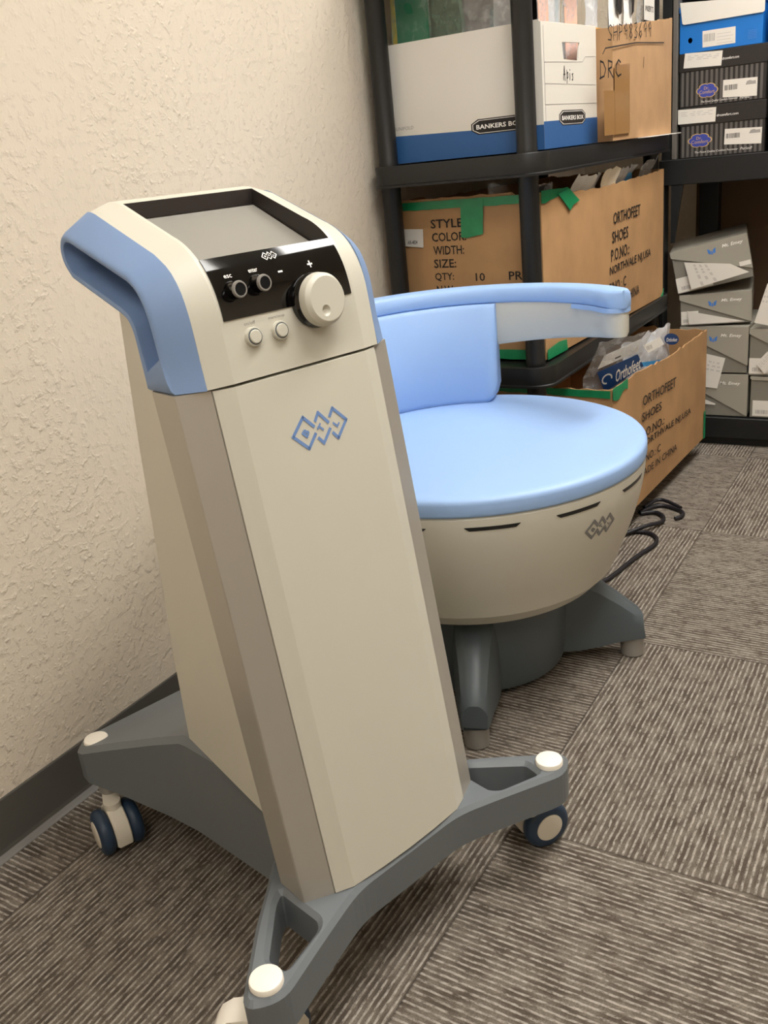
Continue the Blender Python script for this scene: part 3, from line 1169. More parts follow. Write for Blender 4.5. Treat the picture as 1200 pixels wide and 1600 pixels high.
arc_sweep('arm_rail', AA0, AA1, rail_prof, 110, M['blue_pad'], chair, angle=60)
for (a0, a1, rev) in ((AA0 + radians(1.0), radians(104), False), (AA1 - radians(1.0), radians(206), True)):
    def arm_prof(f):
        e = min(1.0, f / 0.10)
        e = sqrt(max(0.0, 1 - (1 - e) ** 2))
        arm = min(1.0, (f * 0.27) / 0.25)
        ro, ri = 0.334 + 0.010 * (1 - arm), 0.289 + 0.006 * (1 - arm)
        mid, hw = (ro + ri) / 2, (ro - ri) / 2 * max(0.15, e)
        zt = 0.6880
        zb = 0.632 - 0.036 * f
        return [(mid + x * hw, z) for x, z in ((-1, zt), (-1, zb + 0.008), (-0.75, zb + 0.001), (0.75, zb + 0.001), (1, zb + 0.008), (1, zt))]
    arc_sweep('arm_shell', a0, a1, arm_prof, 50, M['white'], chair, angle=50)

    def lip_prof(f):
        e = min(1.0, f / 0.22)
        e = sqrt(max(0.0, 1 - (1 - e) ** 2))
        ro, ri = 0.346 - 0.006 * f, 0.2895 - 0.004 * f
        mid, hw = (ro + ri) / 2, (ro - ri) / 2 * max(0.15, e)
        return [(mid + x * hw, z) for x, z in ((-1, 0.6884), (-1, 0.680), (1, 0.680), (1, 0.6884))]
    arc_sweep('rail_lip', a0 - radians(0.4) * (1 if not rev else -1), a0 + radians(24) * (1 if not rev else -1), lip_prof, 30, M['blue_pad'], chair, angle=50)

# power cord lying on the carpet behind the chair
cd = [(0.455, 1.80), (0.53, 1.84), (0.587, 1.93), (0.599, 1.99), (0.608, 2.051), (0.623, 2.122), (0.640, 2.175), (0.630, 2.224), (0.598, 2.250), (0.545, 2.235), (0.52, 2.232)]
bm = bmesh.new()
add_tube(bm, smooth_path([(a, b, 0.0062) for a, b in cd], 3), 0.0055, 10)
cd2 = [(0.545, 2.212), (0.590, 2.262), (0.620, 2.325), (0.606, 2.372), (0.575, 2.392), (0.545, 2.365)]
add_tube(bm, smooth_path([(a, b, 0.0075 + 0.011 * (1 if 0 < i < 2 else 0)) for i, (a, b) in enumerate(cd2)], 3), 0.0055, 10)
cd3 = [(0.540, 2.375), (0.573, 2.452), (0.625, 2.432), (0.652, 2.410), (0.655, 2.376), (0.640, 2.36)]
add_tube(bm, smooth_path([(a, b, 0.0065) for a, b in cd3], 3), 0.0055, 10)
cd4 = [(0.545, 2.40), (0.563, 2.478), (0.602, 2.458), (0.640, 2.424)]
add_tube(bm, smooth_path([(a, b, 0.013) for a, b in cd4], 3), 0.0050, 10)
o = finish(bm, 'power_cord', M['cord'], None, True, 60)
tag(o, 'black power cord coiled on the carpet behind the round chair', 'cord')


# ------------------------------------------------------------------ black resin shelf along the left wall
sh = thing('storage_shelf', 'black plastic shelf unit against the left wall, loaded with cartons', 'shelf', (0.0, 1.965, 0.0))


def rrect(x0, y0, x1, y1, r, n=8):
    out = []
    for cx, cy, a0 in ((x1 - r, y0 + r, -90), (x1 - r, y1 - r, 0), (x0 + r, y1 - r, 90), (x0 + r, y0 + r, 180)):
        for k in range(n + 1):
            a = radians(a0 + 90 * k / n)
            out.append((cx + r * cos(a), cy + r * sin(a)))
    return out


TX0, TX1, TYL = 0.012, 0.452, 1.064
for zt in (0.056, 0.508, 0.976, 1.444):
    bm = bmesh.new()
    rings = []
    for ins, z in ((0.004, zt - 0.048), (0.0, zt - 0.048), (0.0, zt - 0.043), (0.0035, zt - 0.041), (0.0015, zt - 0.003), (0.003, zt), (0.011, zt), (0.012, zt - 0.004)):
        rings.append([Vector((x, y, z)) for x, y in rrect(TX0 + ins, ins, TX1 - ins, TYL - ins, 0.055 - ins)])
    loft(bm, rings)
    finish(bm, 'tier', M['shelf'], sh, True, 30)
for px, py in ((0.045, 0.053), (0.397, 0.053), (0.045, TYL - 0.053), (0.397, TYL - 0.053)):
    bm = bmesh.new()
    for za, zb in ((0.0, 0.008), (0.0522, 0.460), (0.504, 0.928), (0.972, 1.396), (1.440, 1.80)):
        prof = [(0.0225, za), (0.0225, zb)]
        if zb - za > 0.1:
            prof = [(0.0233, za), (0.0233, za + 0.012), (0.0225, za + 0.014), (0.0225, zb - 0.012), (0.0233, zb - 0.010), (0.0233, zb)]
        add_lathe(bm, prof, Matrix.Translation((px, py, 0)), 28)
    finish(bm, 'post', M['shelf'], sh, True, 35)


# ------------------------------------------------------------------ cartons
def carton(name, label, cat, loc, rz, dx, dy, dz, material, torn=0.004, wall=0.0045, sag=None, bulge=0.004, seed=1, skip=()):
    """open-topped carton: local origin at the near wall-side bottom corner"""
    t = thing(name, label, cat, loc, rz)
    r = random.Random(seed)
    bm = bmesh.new()
    n = 36

    def top(x, y):
        s = sag(x, y) if sag else 0.0
        return dz + s + torn * (mnoise.noise(Vector((x * 40 + seed, y * 40, 0))) + 0.6 * mnoise.noise(Vector((x * 140 + seed, y * 140, 3))))

    def perim(ins):
        pts = []
        for (xa, ya), (xb, yb), nx, ny in (((0, 0), (dx, 0), 0, -1), ((dx, 0), (dx, dy), 1, 0), ((dx, dy), (0, dy), 0, 1), ((0, dy), (0, 0), -1, 0)):
            for k in range(n):
                f = k / n
                x, y = xa + (xb - xa) * f, ya + (yb - ya) * f
                bl_ = sin(pi * f) ** 0.7 if f > 0 else 0
                pts.append((x, y, nx, ny, bl_))
        out = []
        for x, y, nx, ny, bl_ in pts:
            cx, cy = min(max(x, ins), dx - ins), min(max(y, ins), dy - ins)
            out.append((cx, cy, nx, ny, bl_, x, y))
        return out
    rings = []
    for ins, zs in ((0.0, (0.0, 0.25, 0.5, 0.75, 1.0)), (wall, (1.0, 0.75, 0.5, 0.25, 0.012))):
        P = perim(ins)
        for zf in zs:
            ring = []
            for cx, cy, nx, ny, bl_, ox, oy in P:
                b = bulge * bl_ * sin(pi * min(zf, 0.9))
                ring.append(Vector((cx + nx * b, cy + ny * b, zf * top(ox, oy))))
            rings.append(ring)
    loft(bm, rings)
    finish(bm, 'box_body', material, t, True, 30)
    return t


def tape_band(bm, F, a0, a1, b_top, b_bot, n=24, seed=1, c0=0.0012, jag=0.003):
    """tape strip following an edge"""
    for i in range(n):
        x0, x1 = a0 + (a1 - a0) * i / n, a0 + (a1 - a0) * (i + 1) / n
        f = lambda x, k: jag * mnoise.noise(Vector((x * 30 + seed, k, 0)))
        plate(bm, F, [(x0, b_bot(x0) + f(x0, 1)), (x1, b_bot(x1) + f(x1, 1)), (x1, b_top(x1) + f(x1, 7) * 0.3), (x0, b_top(x0) + f(x0, 7) * 0.3)], 0.0008, c0)


# upper big carton on the middle tier
UX, UY, UZ = 0.044, 2.064, 0.5095
UW, urot = 0.368, radians(-2.3)
uc = carton('cardboard_carton', 'big brown cardboard carton printed STYLE COLOR WIDTH on the middle tier of the black shelf', 'box', (UX, UY, UZ), urot, UW, 0.888, 0.372, M['card'],
            sag=lambda x, y: (-0.010 * sin(pi * y / 0.888) if x > 0.3 else 0.004) + (0.008 if y < 0.12 else 0), seed=3, bulge=0.002)
FL = frame((0, -0.0005, 0), (1, 0, 0), (0, 0, 1))
FRr = frame((UW + 0.0020, 0, 0), (0, 1, 0), (0, 0, 1))


def L(x):
    return x - UX - 0.004


def Zu(z):
    return z - UZ


def Yu(y):
    return y - 2.048


def on_side(y, z):
    """a point measured on the plane x = .447, carried along its sight line onto the turned carton's side (local y, z)"""
    R_ = Matrix.Rotation(urot, 3, 'Z')
    n_ = R_ @ Vector((1, 0, 0))
    q = Vector((UX, UY, UZ)) + n_ * (UW + 0.002)
    d_ = Vector((0.447, y, z)) - CAM
    p = CAM + d_ * ((q - CAM).dot(n_) / d_.dot(n_))
    l_ = R_.transposed() @ (p - Vector((UX, UY, UZ)))
    return l_.y, l_.z


def side_line(t, y0, z0, w, h):
    a, b = on_side(y0, z0), on_side(y0 + w, z0)
    c = on_side(y0, z0 + h)
    return (t, a[0], a[1], b[0] - a[0], c[1] - a[1], (b[1] - a[1]) / (b[0] - a[0]))


letters('printed_lettering', frame((0, -0.0026, 0), (1, 0, 0), (0, 0, 1)), [
    ('STYLE:', L(0.1272), Zu(0.8248), 0.094, 0.0205), ('COLOR:', L(0.1280), Zu(0.7937), 0.094, 0.0205), ('WIDTH:', L(0.1293), Zu(0.7622), 0.085, 0.0205),
    ('SIZE:', L(0.1284), Zu(0.7311), 0.062, 0.0205), ('QTY:', L(0.1287), Zu(0.6985), 0.053, 0.0205), ('10', L(0.2412), Zu(0.6978), 0.025, 0.0190), ('PRS', L(0.3294), Zu(0.6988), 0.049, 0.0200),
    ('N.W:', L(0.131), Zu(0.6675), 0.05, 0.0205), ('G.W:', L(0.131), Zu(0.636), 0.05, 0.0205)], M['ink'], uc, 0.012, c=0.0)
letters('printed_lettering', FRr, [side_line(*q) for q in (
    ('ORTHOFEET', 2.4545, 0.7742, 0.2405, 0.0300), ('SHOES', 2.4429, 0.7278, 0.139, 0.0298), ('P.O.NO.:', 2.4330, 0.6820, 0.157, 0.0310),
    ('NORTHVALE NJ,USA', 2.4215, 0.6425, 0.379, 0.0285), ('C/NO.: C', 2.405, 0.602, 0.155, 0.027), ('MADE IN CHINA', 2.395, 0.5590, 0.290, 0.0255))], M['ink'], uc, 0.009, c=0.0012)
bm = bmesh.new()
FT = frame((0, -0.0022, 0), (1, 0, 0), (0, 0, 1))
tape_band(bm, FT, 0.004, UW - 0.001, lambda x: Zu(0.888), lambda x: Zu(0.8690), 20, 2)
finish(bm, 'green_tape', M['tape'], uc)
bm = bmesh.new()
plate(bm, FT, [(L(0.2105), Zu(0.8015)), (L(0.226), Zu(0.799)), (L(0.2685), Zu(0.8065)), (L(0.274), Zu(0.884)), (L(0.214), Zu(0.884))], 0.0008, 0.0022)
finish(bm, 'green_tape', M['tape'], uc)
bm = bmesh.new()
tape_band(bm, FT, 0.002, UW - 0.002, lambda x: 0.024, lambda x: 0.0005, 20, 5)
finish(bm, 'green_tape', M['tape'], uc)
bm = bmesh.new()
FT2 = frame((UW + 0.0008, 0, 0), (0, 1, 0), (0, 0, 1))
tape_band(bm, FT2, 0.0, Yu(2.20), lambda x: Zu(0.893) - 0.03 * x, lambda x: Zu(0.866) + 0.012 * max(0, x - 0.02) / 0.13, 14, 9, 0.001, 0.004)
finish(bm, 'green_tape', M['tape'], uc)
bm = bmesh.new()
plate(bm, FT2, [(Yu(2.135), Zu(0.879)), (Yu(2.19), Zu(0.845)), (Yu(2.205), Zu(0.835)), (Yu(2.222), Zu(0.846)), (Yu(2.265), Zu(0.8535)), (Yu(2.235), Zu(0.868)), (Yu(2.20), Zu(0.887))], 0.0009, 0.0036)
finish(bm, 'green_tape', M['tape'], uc)
bm = bmesh.new()
plate(bm, FT2, [(0.0, 0.0), (0.12, 0.0), (0.115, 0.026), (0.07, 0.030), (0.0, 0.024)], 0.001, 0.003)
finish(bm, 'green_tape', M['tape'], uc)
bm = bmesh.new()
for x_, a in ((0.86, 0.02),):
    plate(bm, FT2, [(x_, 0.0), (0.888, 0.0), (0.888, 0.022), (x_ + 0.02, 0.012)], 0.0008, 0.001)
finish(bm, 'green_tape', M['tape'], uc)
plates('shipping_label', FT, [[(0.0015, Zu(0.786)), (L(0.1022), Zu(0.7807)), (L(0.1048), Zu(0.8246)), (0.0015, Zu(0.827))]], M['paper'], uc, 0.0004, 0.001)
letters('label_lettering', FT, [('AIR-4824', 0.010, Zu(0.790), 0.028, 0.009)], M['ink'], uc, 0.01, c=0.0018)

# lower carton standing out from the bottom tier
LW = 0.455
lrot = radians(-2.6)
l0 = Vector((0.548, 2.12, 0.058)) - Vector((cos(lrot), sin(lrot), 0)) * LW
lc = carton('cardboard_carton', 'brown cardboard carton with green taped rim standing behind the round chair on the lowest tier', 'box', l0, lrot, LW, 0.815, 0.364, M['card'],
            torn=0.006, sag=lambda x, y: -0.018 * min(1, max(0, (y - 0.2) / 0.25)) * (1 if x > 0.3 else 0.4), seed=11)
FRl = frame((LW + 0.0045, 0, -0.013), (0, 1, 0), (0, 0, 1))
sl = -0.06
letters('printed_lettering', FRl, [
    ('ORTHOFEET', 0.2056, 0.2809, 0.283, 0.0275, sl), ('SHOES', 0.200, 0.2400, 0.160, 0.0240, sl), ('P.O.NO.:', 0.195, 0.1940, 0.190, 0.0240, sl),
    ('NORTHVALE NJ,USA', 0.190, 0.1640, 0.450, 0.0235, sl), ('C/NO.: C', 0.185, 0.1230, 0.170, 0.0220, sl), ('MADE IN CHINA', 0.180, 0.0880, 0.325, 0.0205, sl)], M['ink'], lc, 0.009, c=0.0012)
bm = bmesh.new()
FLl = frame((0, -0.0005, 0), (1, 0, 0), (0, 0, 1))
tape_band(bm, FLl, 0.15, LW - 0.004, lambda x: 0.366 - 0.004 * (x / LW), lambda x: 0.350 - 0.006 * (x / LW), 20, 4, 0.002, 0.003)
finish(bm, 'green_tape', M['tape'], lc)
bm = bmesh.new()
FT3 = frame((LW + 0.001, 0, 0), (0, 1, 0), (0, 0, 1))
tape_band(bm, FT3, -0.003, 0.10, lambda x: 0.368, lambda x: 0.340 - 0.008 * sin(x * 60), 10, 6, 0.0015, 0.004)
finish(bm, 'green_tape', M['tape'], lc)
bm = bmesh.new()
plate(bm, FT3, rect(0.795, 0.0, 0.8135, 0.09), 0.0008, 0.001)
finish(bm, 'green_tape', M['tape'], lc)

# tan carton (handwritten) on the upper tier
DX, DY, DZ = 0.06, 2.408, 0.9785
dc = carton('cardboard_carton', 'tan cardboard carton with handwritten DRC on the top tier, right of the white file box', 'box', (DX, DY, DZ), 0, 0.404, 0.540, 0.302, M['card2'],
            torn=0.003, sag=lambda x, y: -0.048 * (1 - y / 0.54) + 0.0, seed=21, bulge=0.003)
FD = frame((0.4075, 0, 0), (0, 1, 0), (0, 0, 1))
k_ = 0.94


def D(y, z):
    """file measurements taken on x = .435, moved onto the box face"""
    f = (1.2343 - 0.4675) / (1.2343 - 0.435)
    return (y * f - DY, 1 + (z - 1) * f - DZ)


hand = []


def hw_text(chars, x0, y0, x1, y1, h, w):
    """simple pen strokes for handwriting, laid between two baseline points"""
    G = {'S': [[(1, .85), (.6, 1), (.15, .8), (.4, .55), (.8, .35), (.7, .05), (.1, .1)]], 'H': [[(.1, 0), (.1, 1)], [(.9, 0), (.9, 1)], [(.1, .5), (.9, .55)]],
         'P': [[(.15, 0), (.15, 1), (.8, .9), (.8, .55), (.15, .45)]], '9': [[(.8, .6), (.4, .5), (.2, .8), (.6, 1), (.8, .7), (.75, 0)]], '8': [[(.5, .5), (.2, .8), (.5, 1), (.8, .8), (.5, .5), (.2, .2), (.5, 0), (.8, .2), (.5, .5)]],
         '3': [[(.2, .95), (.7, 1), (.8, .75), (.45, .55), (.85, .35), (.65, .03), (.15, .05)]], '6': [[(.7, 1), (.3, .6), (.2, .2), (.5, 0), (.8, .2), (.6, .45), (.25, .3)]],
         'D': [[(.15, 0), (.15, 1), (.6, .9), (.95, .5), (.7, .1), (.05, -.02)]], 'R': [[(.15, 0), (.15, 1), (.75, .9), (.7, .6), (.2, .5), (.9, -.05)]], 'C': [[(.95, .85), (.6, 1), (.2, .7), (.15, .3), (.5, 0), (1, .1)]],
         'A': [[(.0, 0), (.45, 1.05), (.75, -.05)], [(.1, .4), (.8, .45)]], 'b': [[(.35, .75), (.35, -.25)], [(.35, .5), (.75, .6), (.8, .2), (.35, .1)]], 'i': [[(.5, .5), (.5, 0)], [(.5, .75), (.5, .8)]], 's': [[(.75, .5), (.3, .45), (.6, .25), (.55, 0), (.2, .02)]]}
    out = []
    n = len(chars)
    for i, ch in enumerate(chars):
        for ln in G[ch]:
            pts = []
            for a, b in ln:
                t_ = (i + 0.08 + a * 0.84) / n
                pts.append((x0 + (x1 - x0) * t_, y0 + (y1 - y0) * t_ + b * h))
            out += stroke(pts, w)
    return out


a0, a1 = D(2.4567, 1.2064), D(2.8463, 1.2348)
pol = hw_text('SHP983699', a0[0], a0[1], a1[0], a1[1], 0.034, 0.0028)
u0, u1 = D(2.421, 1.1771), D(2.9693, 1.2229)
pol += stroke([u0, (u0[0] + 0.02, u0[1] + 0.013), ((u0[0] + u1[0]) / 2, (u0[1] + u1[1]) / 2 + 0.012), u1], 0.0028)
q0, q1 = D(2.390, 1.1230), D(2.5700, 1.1310)
pol += hw_text('DRC', q0[0], q0[1], q1[0], q1[1], 0.036, 0.0042)
q0 = D(2.77, 1.18)
pol += stroke([q0, (q0[0] - 0.004, q0[1] - 0.025)], 0.0022)
plates('handwriting', FD, pol, M['marker'], dc, 0.0003, 0.0006)
pts = [D(*p) for p in ((2.4277, 1.0958), (2.5118, 1.0959), (2.5135, 1.1543), (2.6411, 1.1614), (2.6343, 0.992), (2.4189, 0.992))]
plates('packing_tape', FD, [[pts[0], pts[1], (pts[1][0], pts[5][1]), (pts[0][0], pts[5][1])]], M['brown_tape'], dc, 0.0003, 0.0002)
plates('packing_tape', FD, [[pts[2], pts[3], (pts[3][0], pts[4][1]), (pts[2][0], pts[4][1])]], M['brown_tape'], dc, 0.0003, 0.0002)
o = box('paper_sheet', (0.385, 2.62, 0.9763), (0.492, 2.955, 0.9782), M['paper'])
tag(o, 'white sheet sticking out under the tan handwritten carton on the top tier', 'paper')

# white file storage box with blue base band
BX, BY, BZ = 0.022, 2.0435, 0.9785
BW, BD, BH = 0.406, 0.352, 0.2555
fb = thing('file_box', 'white and navy blue file storage box without a lid, left end of the top tier', 'box', (BX, BY, BZ))
bm = bmesh.new()
add_box(bm, (0, 0, 0), (BW - 0.004, BD, 0.004))
add_box(bm, (0, 0, 0), (BW - 0.004, 0.004, BH))
add_box(bm, (0, BD - 0.004, 0), (BW - 0.004, BD, BH))
add_box(bm, (0, 0.004, 0), (0.004, BD - 0.004, BH))
finish(bm, 'box_body', M['board_white'], fb)


def Bk(y, z):
    return (y - BY, z - BZ)


hole_ = [Bk(2.1660, 1.1945), Bk(2.2813, 1.1978), Bk(2.2697, 1.1597), Bk(2.1746, 1.1606)]
slab2d('end_panel', [[(0, 0), (BD, 0), (BD, BH + 0.004), (0, BH - 0.004)], hole_], BW - 0.0045, BW, 0.0004, M['board_white'], fb, map3=lambda a, b, c: Vector((c, a, b)))
FBl = frame((0, 0, 0), (1, 0, 0), (0, 0, 1))
FBr = frame((BW, 0, 0), (0, 1, 0), (0, 0, 1))
bm = bmesh.new()
plate(bm, FBl, [(0, 0.0), (BW, 0.0), (BW, 0.0505), (0, 0.062)], 0.0003)
plate(bm, FBr, [(0, 0.0), (BD, 0.0), (BD, 0.0585), (0, 0.0565)], 0.0003)
finish(bm, 'printed_band', M['board_blue'], fb)
lw = 0.0012
plates('printed_frame', FBr, stroke([Bk(2.0572, 1.1525), Bk(2.2968, 1.1581), Bk(2.316, 1.1698), Bk(2.3883, 1.1718)], lw) + stroke([Bk(2.0577, 1.1104), Bk(2.3883, 1.1096)], lw) + stroke([Bk(2.0572, 1.1525), Bk(2.0536, 1.0688), Bk(2.3883, 1.0691)], lw)
       + stroke([(0.012, 0.02), (0.012, BH - 0.012)], 0.0016), M['faint'], fb, 0.0002)
plates('handwriting', FBr, hw_text('Abis', Bk(2.1677, 0)[0], 1.1185 - BZ, Bk(2.2366, 0)[0], 1.1189 - BZ, 0.0265, 0.0026), M['marker'], fb, 0.0003)


def file_logo(F, a0, a1, b0, b1):
    w, h, k = a1 - a0, b1 - b0, 0.07
    outer = [(a0, b0 + h * .28), (a0 + w * .12, b0), (a1 - w * .12, b0), (a1, b0 + h * .28), (a1, b1 - h * .28), (a1 - w * .12, b1), (a0 + w * .12, b1), (a0, b1 - h * .28)]
    cx, cy = (a0 + a1) / 2, (b0 + b1) / 2
    inn = [(cx + (x - cx) * 0.955, cy + (y - cy) * 0.86) for x, y in outer]
    inn2 = [(cx + (x - cx) * 0.93, cy + (y - cy) * 0.79) for x, y in outer]
    plates('logo_badge', F, [outer], M['ink'], fb, 0.0003, 0.0004)
    plates('logo_border', F, [inn], M['print_white'], fb, 0.0001, 0.0008)
    plates('logo_badge', F, [inn2], M['ink'], fb, 0.0001, 0.00095)
    letters('logo_lettering', F, [('BANKERS BOX', a0 + w * .09, b0 + h * .34, w * .82, h * .30)], M['print_white'], fb, 0.02, c=0.0012)


file_logo(FBl, 0.2545 - BX, 0.3945 - BX, 1.0232 - BZ, 1.0555 - BZ)
file_logo(FBr, Bk(2.1355, 0)[0], Bk(2.309, 0)[0], 1.0240 - BZ, 1.0560 - BZ)
letters('printed_lettering', FBl, [('RUNIFOLD', 0.030, 1.0490 - BZ + 0.0025, 0.054, 0.0075)], M['faint'], fb, 0.01, 0.2, c=0.0006)


# ------------------------------------------------------------------ plastic bags
def bag(name, label, loc, w, h, rz, tilt, thick, material, seed, group=None, crumple=0.012, extra=None, cat='bag', nx=18, nz=24, lean=0.0, rim=0.36):
    """upright crumpled plastic bag: local x across, z up; two skins pinched at the edges"""
    t = thing(name, label, cat, loc, rz, group)
    bm = bmesh.new()
    F = {}

    def P(side_, i, k):
        fx, fz = i / nx, k / nz
        x = (fx - 0.5) * w
        z = fz * h
        env = (sin(pi * fx) ** 0.6) * (sin(pi * min(1, fz * 0.92 + 0.04)) ** 0.6)
        s = Vector((x * 14 + seed * 3.1, z * 14, seed))
        n1 = mnoise.noise(s)
        n2 = mnoise.noise(s * 3.3)
        y = side_ * thick * env * 0.5 + crumple * (n1 + 0.35 * n2) * (0.3 + 0.7 * fz)
        xx = x * (1 - 0.10 * fz * abs(mnoise.noise(Vector((seed, fz * 3, 1))))) + crumple * 0.5 * mnoise.noise(s * 2 + Vector((9, 1, 4)))
        zz = z + (crumple * 1.6 * mnoise.noise(Vector((x * 25, seed * 2.0, 5))) if k == nz else 0)
        y += tilt * z - lean * max(0, z - rim)
        return Vector((xx, y, zz))
    for side_ in (-1, 1):
        for i in range(nx + 1):
            for k in range(nz + 1):
                edge = i in (0, nx) or k in (0, nz)
                key = (0 if edge else side_, i, k)
                if key not in F:
                    F[key] = bm.verts.new(P(0 if edge else side_, i, k))
        for i in range(nx):
            for k in range(nz):
                vs = []
                for a, b in ((i, k), (i + 1, k), (i + 1, k + 1), (i, k + 1)):
                    edge = a in (0, nx) or b in (0, nz)
                    vs.append(F[(0 if edge else side_, a, b)])
                if side_ > 0:
                    vs.reverse()
                try:
                    bm.faces.new(vs)
                except ValueError:
                    pass
    finish(bm, 'bag_film', material, t, True, 60)
    if extra:
        extra(t)
    return t


def card_in(material, a0, b0, a1, b1, y=-0.002, tilt=0.0, name='header_card'):
    def f(t):
        bm = bmesh.new()
        Fr = frame((0, y, 0), (1, 0, 0), Vector((0, tilt, 1)))
        plate(bm, Fr, rect(a0, b0, a1, b1), 0.0012, 0)
        finish(bm, name, material, t)
    return f


def multi(*fs):
    def f(t):
        for q in fs:
            q(t)
    return f


# bags standing in the white file box
gb = 'bags standing in the white file box'
bag('plastic_bag', 'green plastic bag with a yellow edge at the left end of the white file box', (0.086, 2.10, 0.9835), 0.10, 0.40, 0.1, 0.02, 0.012, M['greenfilm'], 1, None, 0.006,
    extra=multi(card_in(M['green'], -0.035, 0.01, 0.045, 0.385, 0.0, 0.02, 'green_card'), card_in(M['yellow'], -0.048, 0.01, -0.037, 0.38, 0.002, 0.02, 'yellow_strip')))
bag('plastic_bag', 'crumpled pale green clear bag beside the green bag in the white file box', (0.168, 2.115, 0.9835), 0.10, 0.36, -0.1, 0.03, 0.02, M['greenfilm'], 2, 'bags in the white file box', 0.012)
bag('plastic_bag', 'crumpled clear bag in the middle of the white file box', (0.245, 2.13, 0.9835), 0.095, 0.34, 0.15, 0.05, 0.02, M['clear2'], 3, None, 0.014,
    extra=card_in(M['teal'], 0.024, 0.02, 0.040, 0.30, 0.004, 0.05, 'teal_card'))
bag('plastic_bag', 'folded clear bag beside the corner post in the white file box', (0.345, 2.085, 0.9835), 0.09, 0.37, 0.0, 0.02, 0.018, M['clear2'], 4, 'bags in the white file box', 0.010)
bag('plastic_bag', 'clear bag holding a pink card, nearest the post in the white file box', (0.392, 2.155, 0.9835), 0.075, 0.38, pi / 2 + 0.05, 0.01, 0.008, M['clear'], 5, 'bags in the white file box', 0.004,
    extra=card_in(M['pink'], -0.034, 0.01, 0.034, 0.345, -0.001, 0.01, 'pink_card'))
bag('plastic_bag', 'shiny clear bag with teal print in the white file box, between the pink cards', (0.385, 2.245, 0.9835), 0.085, 0.37, pi / 2, 0.02, 0.016, M['clear2'], 6, 'bags in the white file box', 0.010,
    extra=card_in(M['teal'], 0.016, 0.02, 0.030, 0.36, 0.0, 0.02, 'teal_card'))
bag('plastic_bag', 'clear bag holding a pink card, next to the tan carton in the white file box', (0.388, 2.335, 0.9835), 0.085, 0.37, pi / 2 - 0.1, 0.01, 0.008, M['clear'], 7, 'bags in the white file box', 0.004,
    extra=card_in(M['pink'], -0.030, 0.01, 0.036, 0.335, -0.001, 0.01, 'pink_card'))
# bags in the tan carton
bag('plastic_bag', 'cloudy clear bag with an amber card in the near corner of the tan carton', (0.40, 2.475, 0.9845), 0.10, 0.37, pi / 2, 0.03, 0.02, M['clear2'], 8, 'bags in the tan carton', 0.010,
    extra=card_in(M['amber'], -0.04, 0.02, 0.045, 0.255, -0.012, 0.0, 'amber_card'))


def cow(t):
    bm = bmesh.new()
    Fr = frame((0, -0.0155, 0), (1, 0, 0), (0, 0, 1))
    plate(bm, Fr, [(-0.035, 0.300), (-0.015, 0.290), (0.008, 0.297), (0.012, 0.36), (-0.02, 0.37), (-0.038, 0.35)], 0.0008)
    finish(bm, 'black_patch', M['ink'], t)


bag('plastic_bag', 'white bag with a black patch in the tan carton, beside the amber card', (0.405, 2.615, 0.9845), 0.12, 0.385, pi / 2 + 0.05, 0.0, 0.024, M['white_film'], 9, 'bags in the tan carton', 0.006, extra=cow)


def cow2(t):
    bm = bmesh.new()
    Fr = frame((0, -0.0155, 0), (1, 0, 0), (0, 0, 1))
    plate(bm, Fr, [(-0.02, 0.295), (0.0, 0.305), (0.01, 0.36), (-0.005, 0.37), (-0.018, 0.34)], 0.0008)
    finish(bm, 'black_patch', M['ink'], t)


bag('plastic_bag', 'narrow white bag with a slim dark patch in the middle of the tan carton', (0.405, 2.725, 0.9845), 0.085, 0.385, pi / 2, 0.0, 0.024, M['white_film'], 10, 'bags in the tan carton', 0.006, extra=cow2)


def ins_label(t):
    Fr = frame((0, -0.0150, 0), (1, 0, 0), (0, 0, 1))
    plates('paper_label', Fr, [rect(-0.050, 0.290, 0.050, 0.345)], M['paper'], t, 0.0006)
    letters('handwriting', Fr, [('INSERTS', -0.040, 0.312, 0.078, 0.014)], M['marker'], t, 0.01, 0.1, c=0.0012)
    plates('amber_card', Fr, [rect(-0.045, 0.349, 0.045, 0.378)], M['amber'], t, 0.0006)


bag('plastic_bag', 'clear bag with a white handwritten label at the far end of the tan carton', (0.410, 2.855, 0.9845), 0.13, 0.40, pi / 2, 0.0, 0.02, M['clear'], 11, 'bags in the tan carton', 0.006, extra=ins_label)

# bags in the upper carton
def Ub(x, y, z):
    R_ = Matrix.Rotation(urot, 3, 'Z')
    return Vector((UX, UY, 0)) + R_ @ Vector((x - 0.447 + UW + 0.003, y - 2.048, z))


bag('plastic_bag', 'clear bag tip poking from the upper carton left of the corner post', Ub(0.325, 2.075, 0.515), 0.05, 0.398, 0.0, 0.0, 0.012, M['clear'], 12, 'bags in the upper carton', 0.006)
bag('plastic_bag', 'dark navy packet at the near corner of the upper carton', Ub(0.405, 2.165, 0.515), 0.13, 0.388, pi / 2 + 0.1, 0.0, 0.012, M['clear'], 13, 'bags in the upper carton', 0.004,
    extra=card_in(M['dark'], -0.06, 0.01, 0.06, 0.384, 0.0, 0.0, 'navy_card'))
bag('plastic_bag', 'curled strips of white film above the green tape of the upper carton', Ub(0.424, 2.290, 0.515), 0.075, 0.392, pi / 2, 0.0, 0.010, M['white_film'], 14, 'bags in the upper carton', 0.012, lean=0.7)
bag('plastic_bag', 'cloudy clear bag in the middle of the upper carton', Ub(0.415, 2.400, 0.515), 0.13, 0.390, pi / 2, 0.0, 0.02, M['white_film'], 15, 'bags in the upper carton', 0.016, lean=0.6)
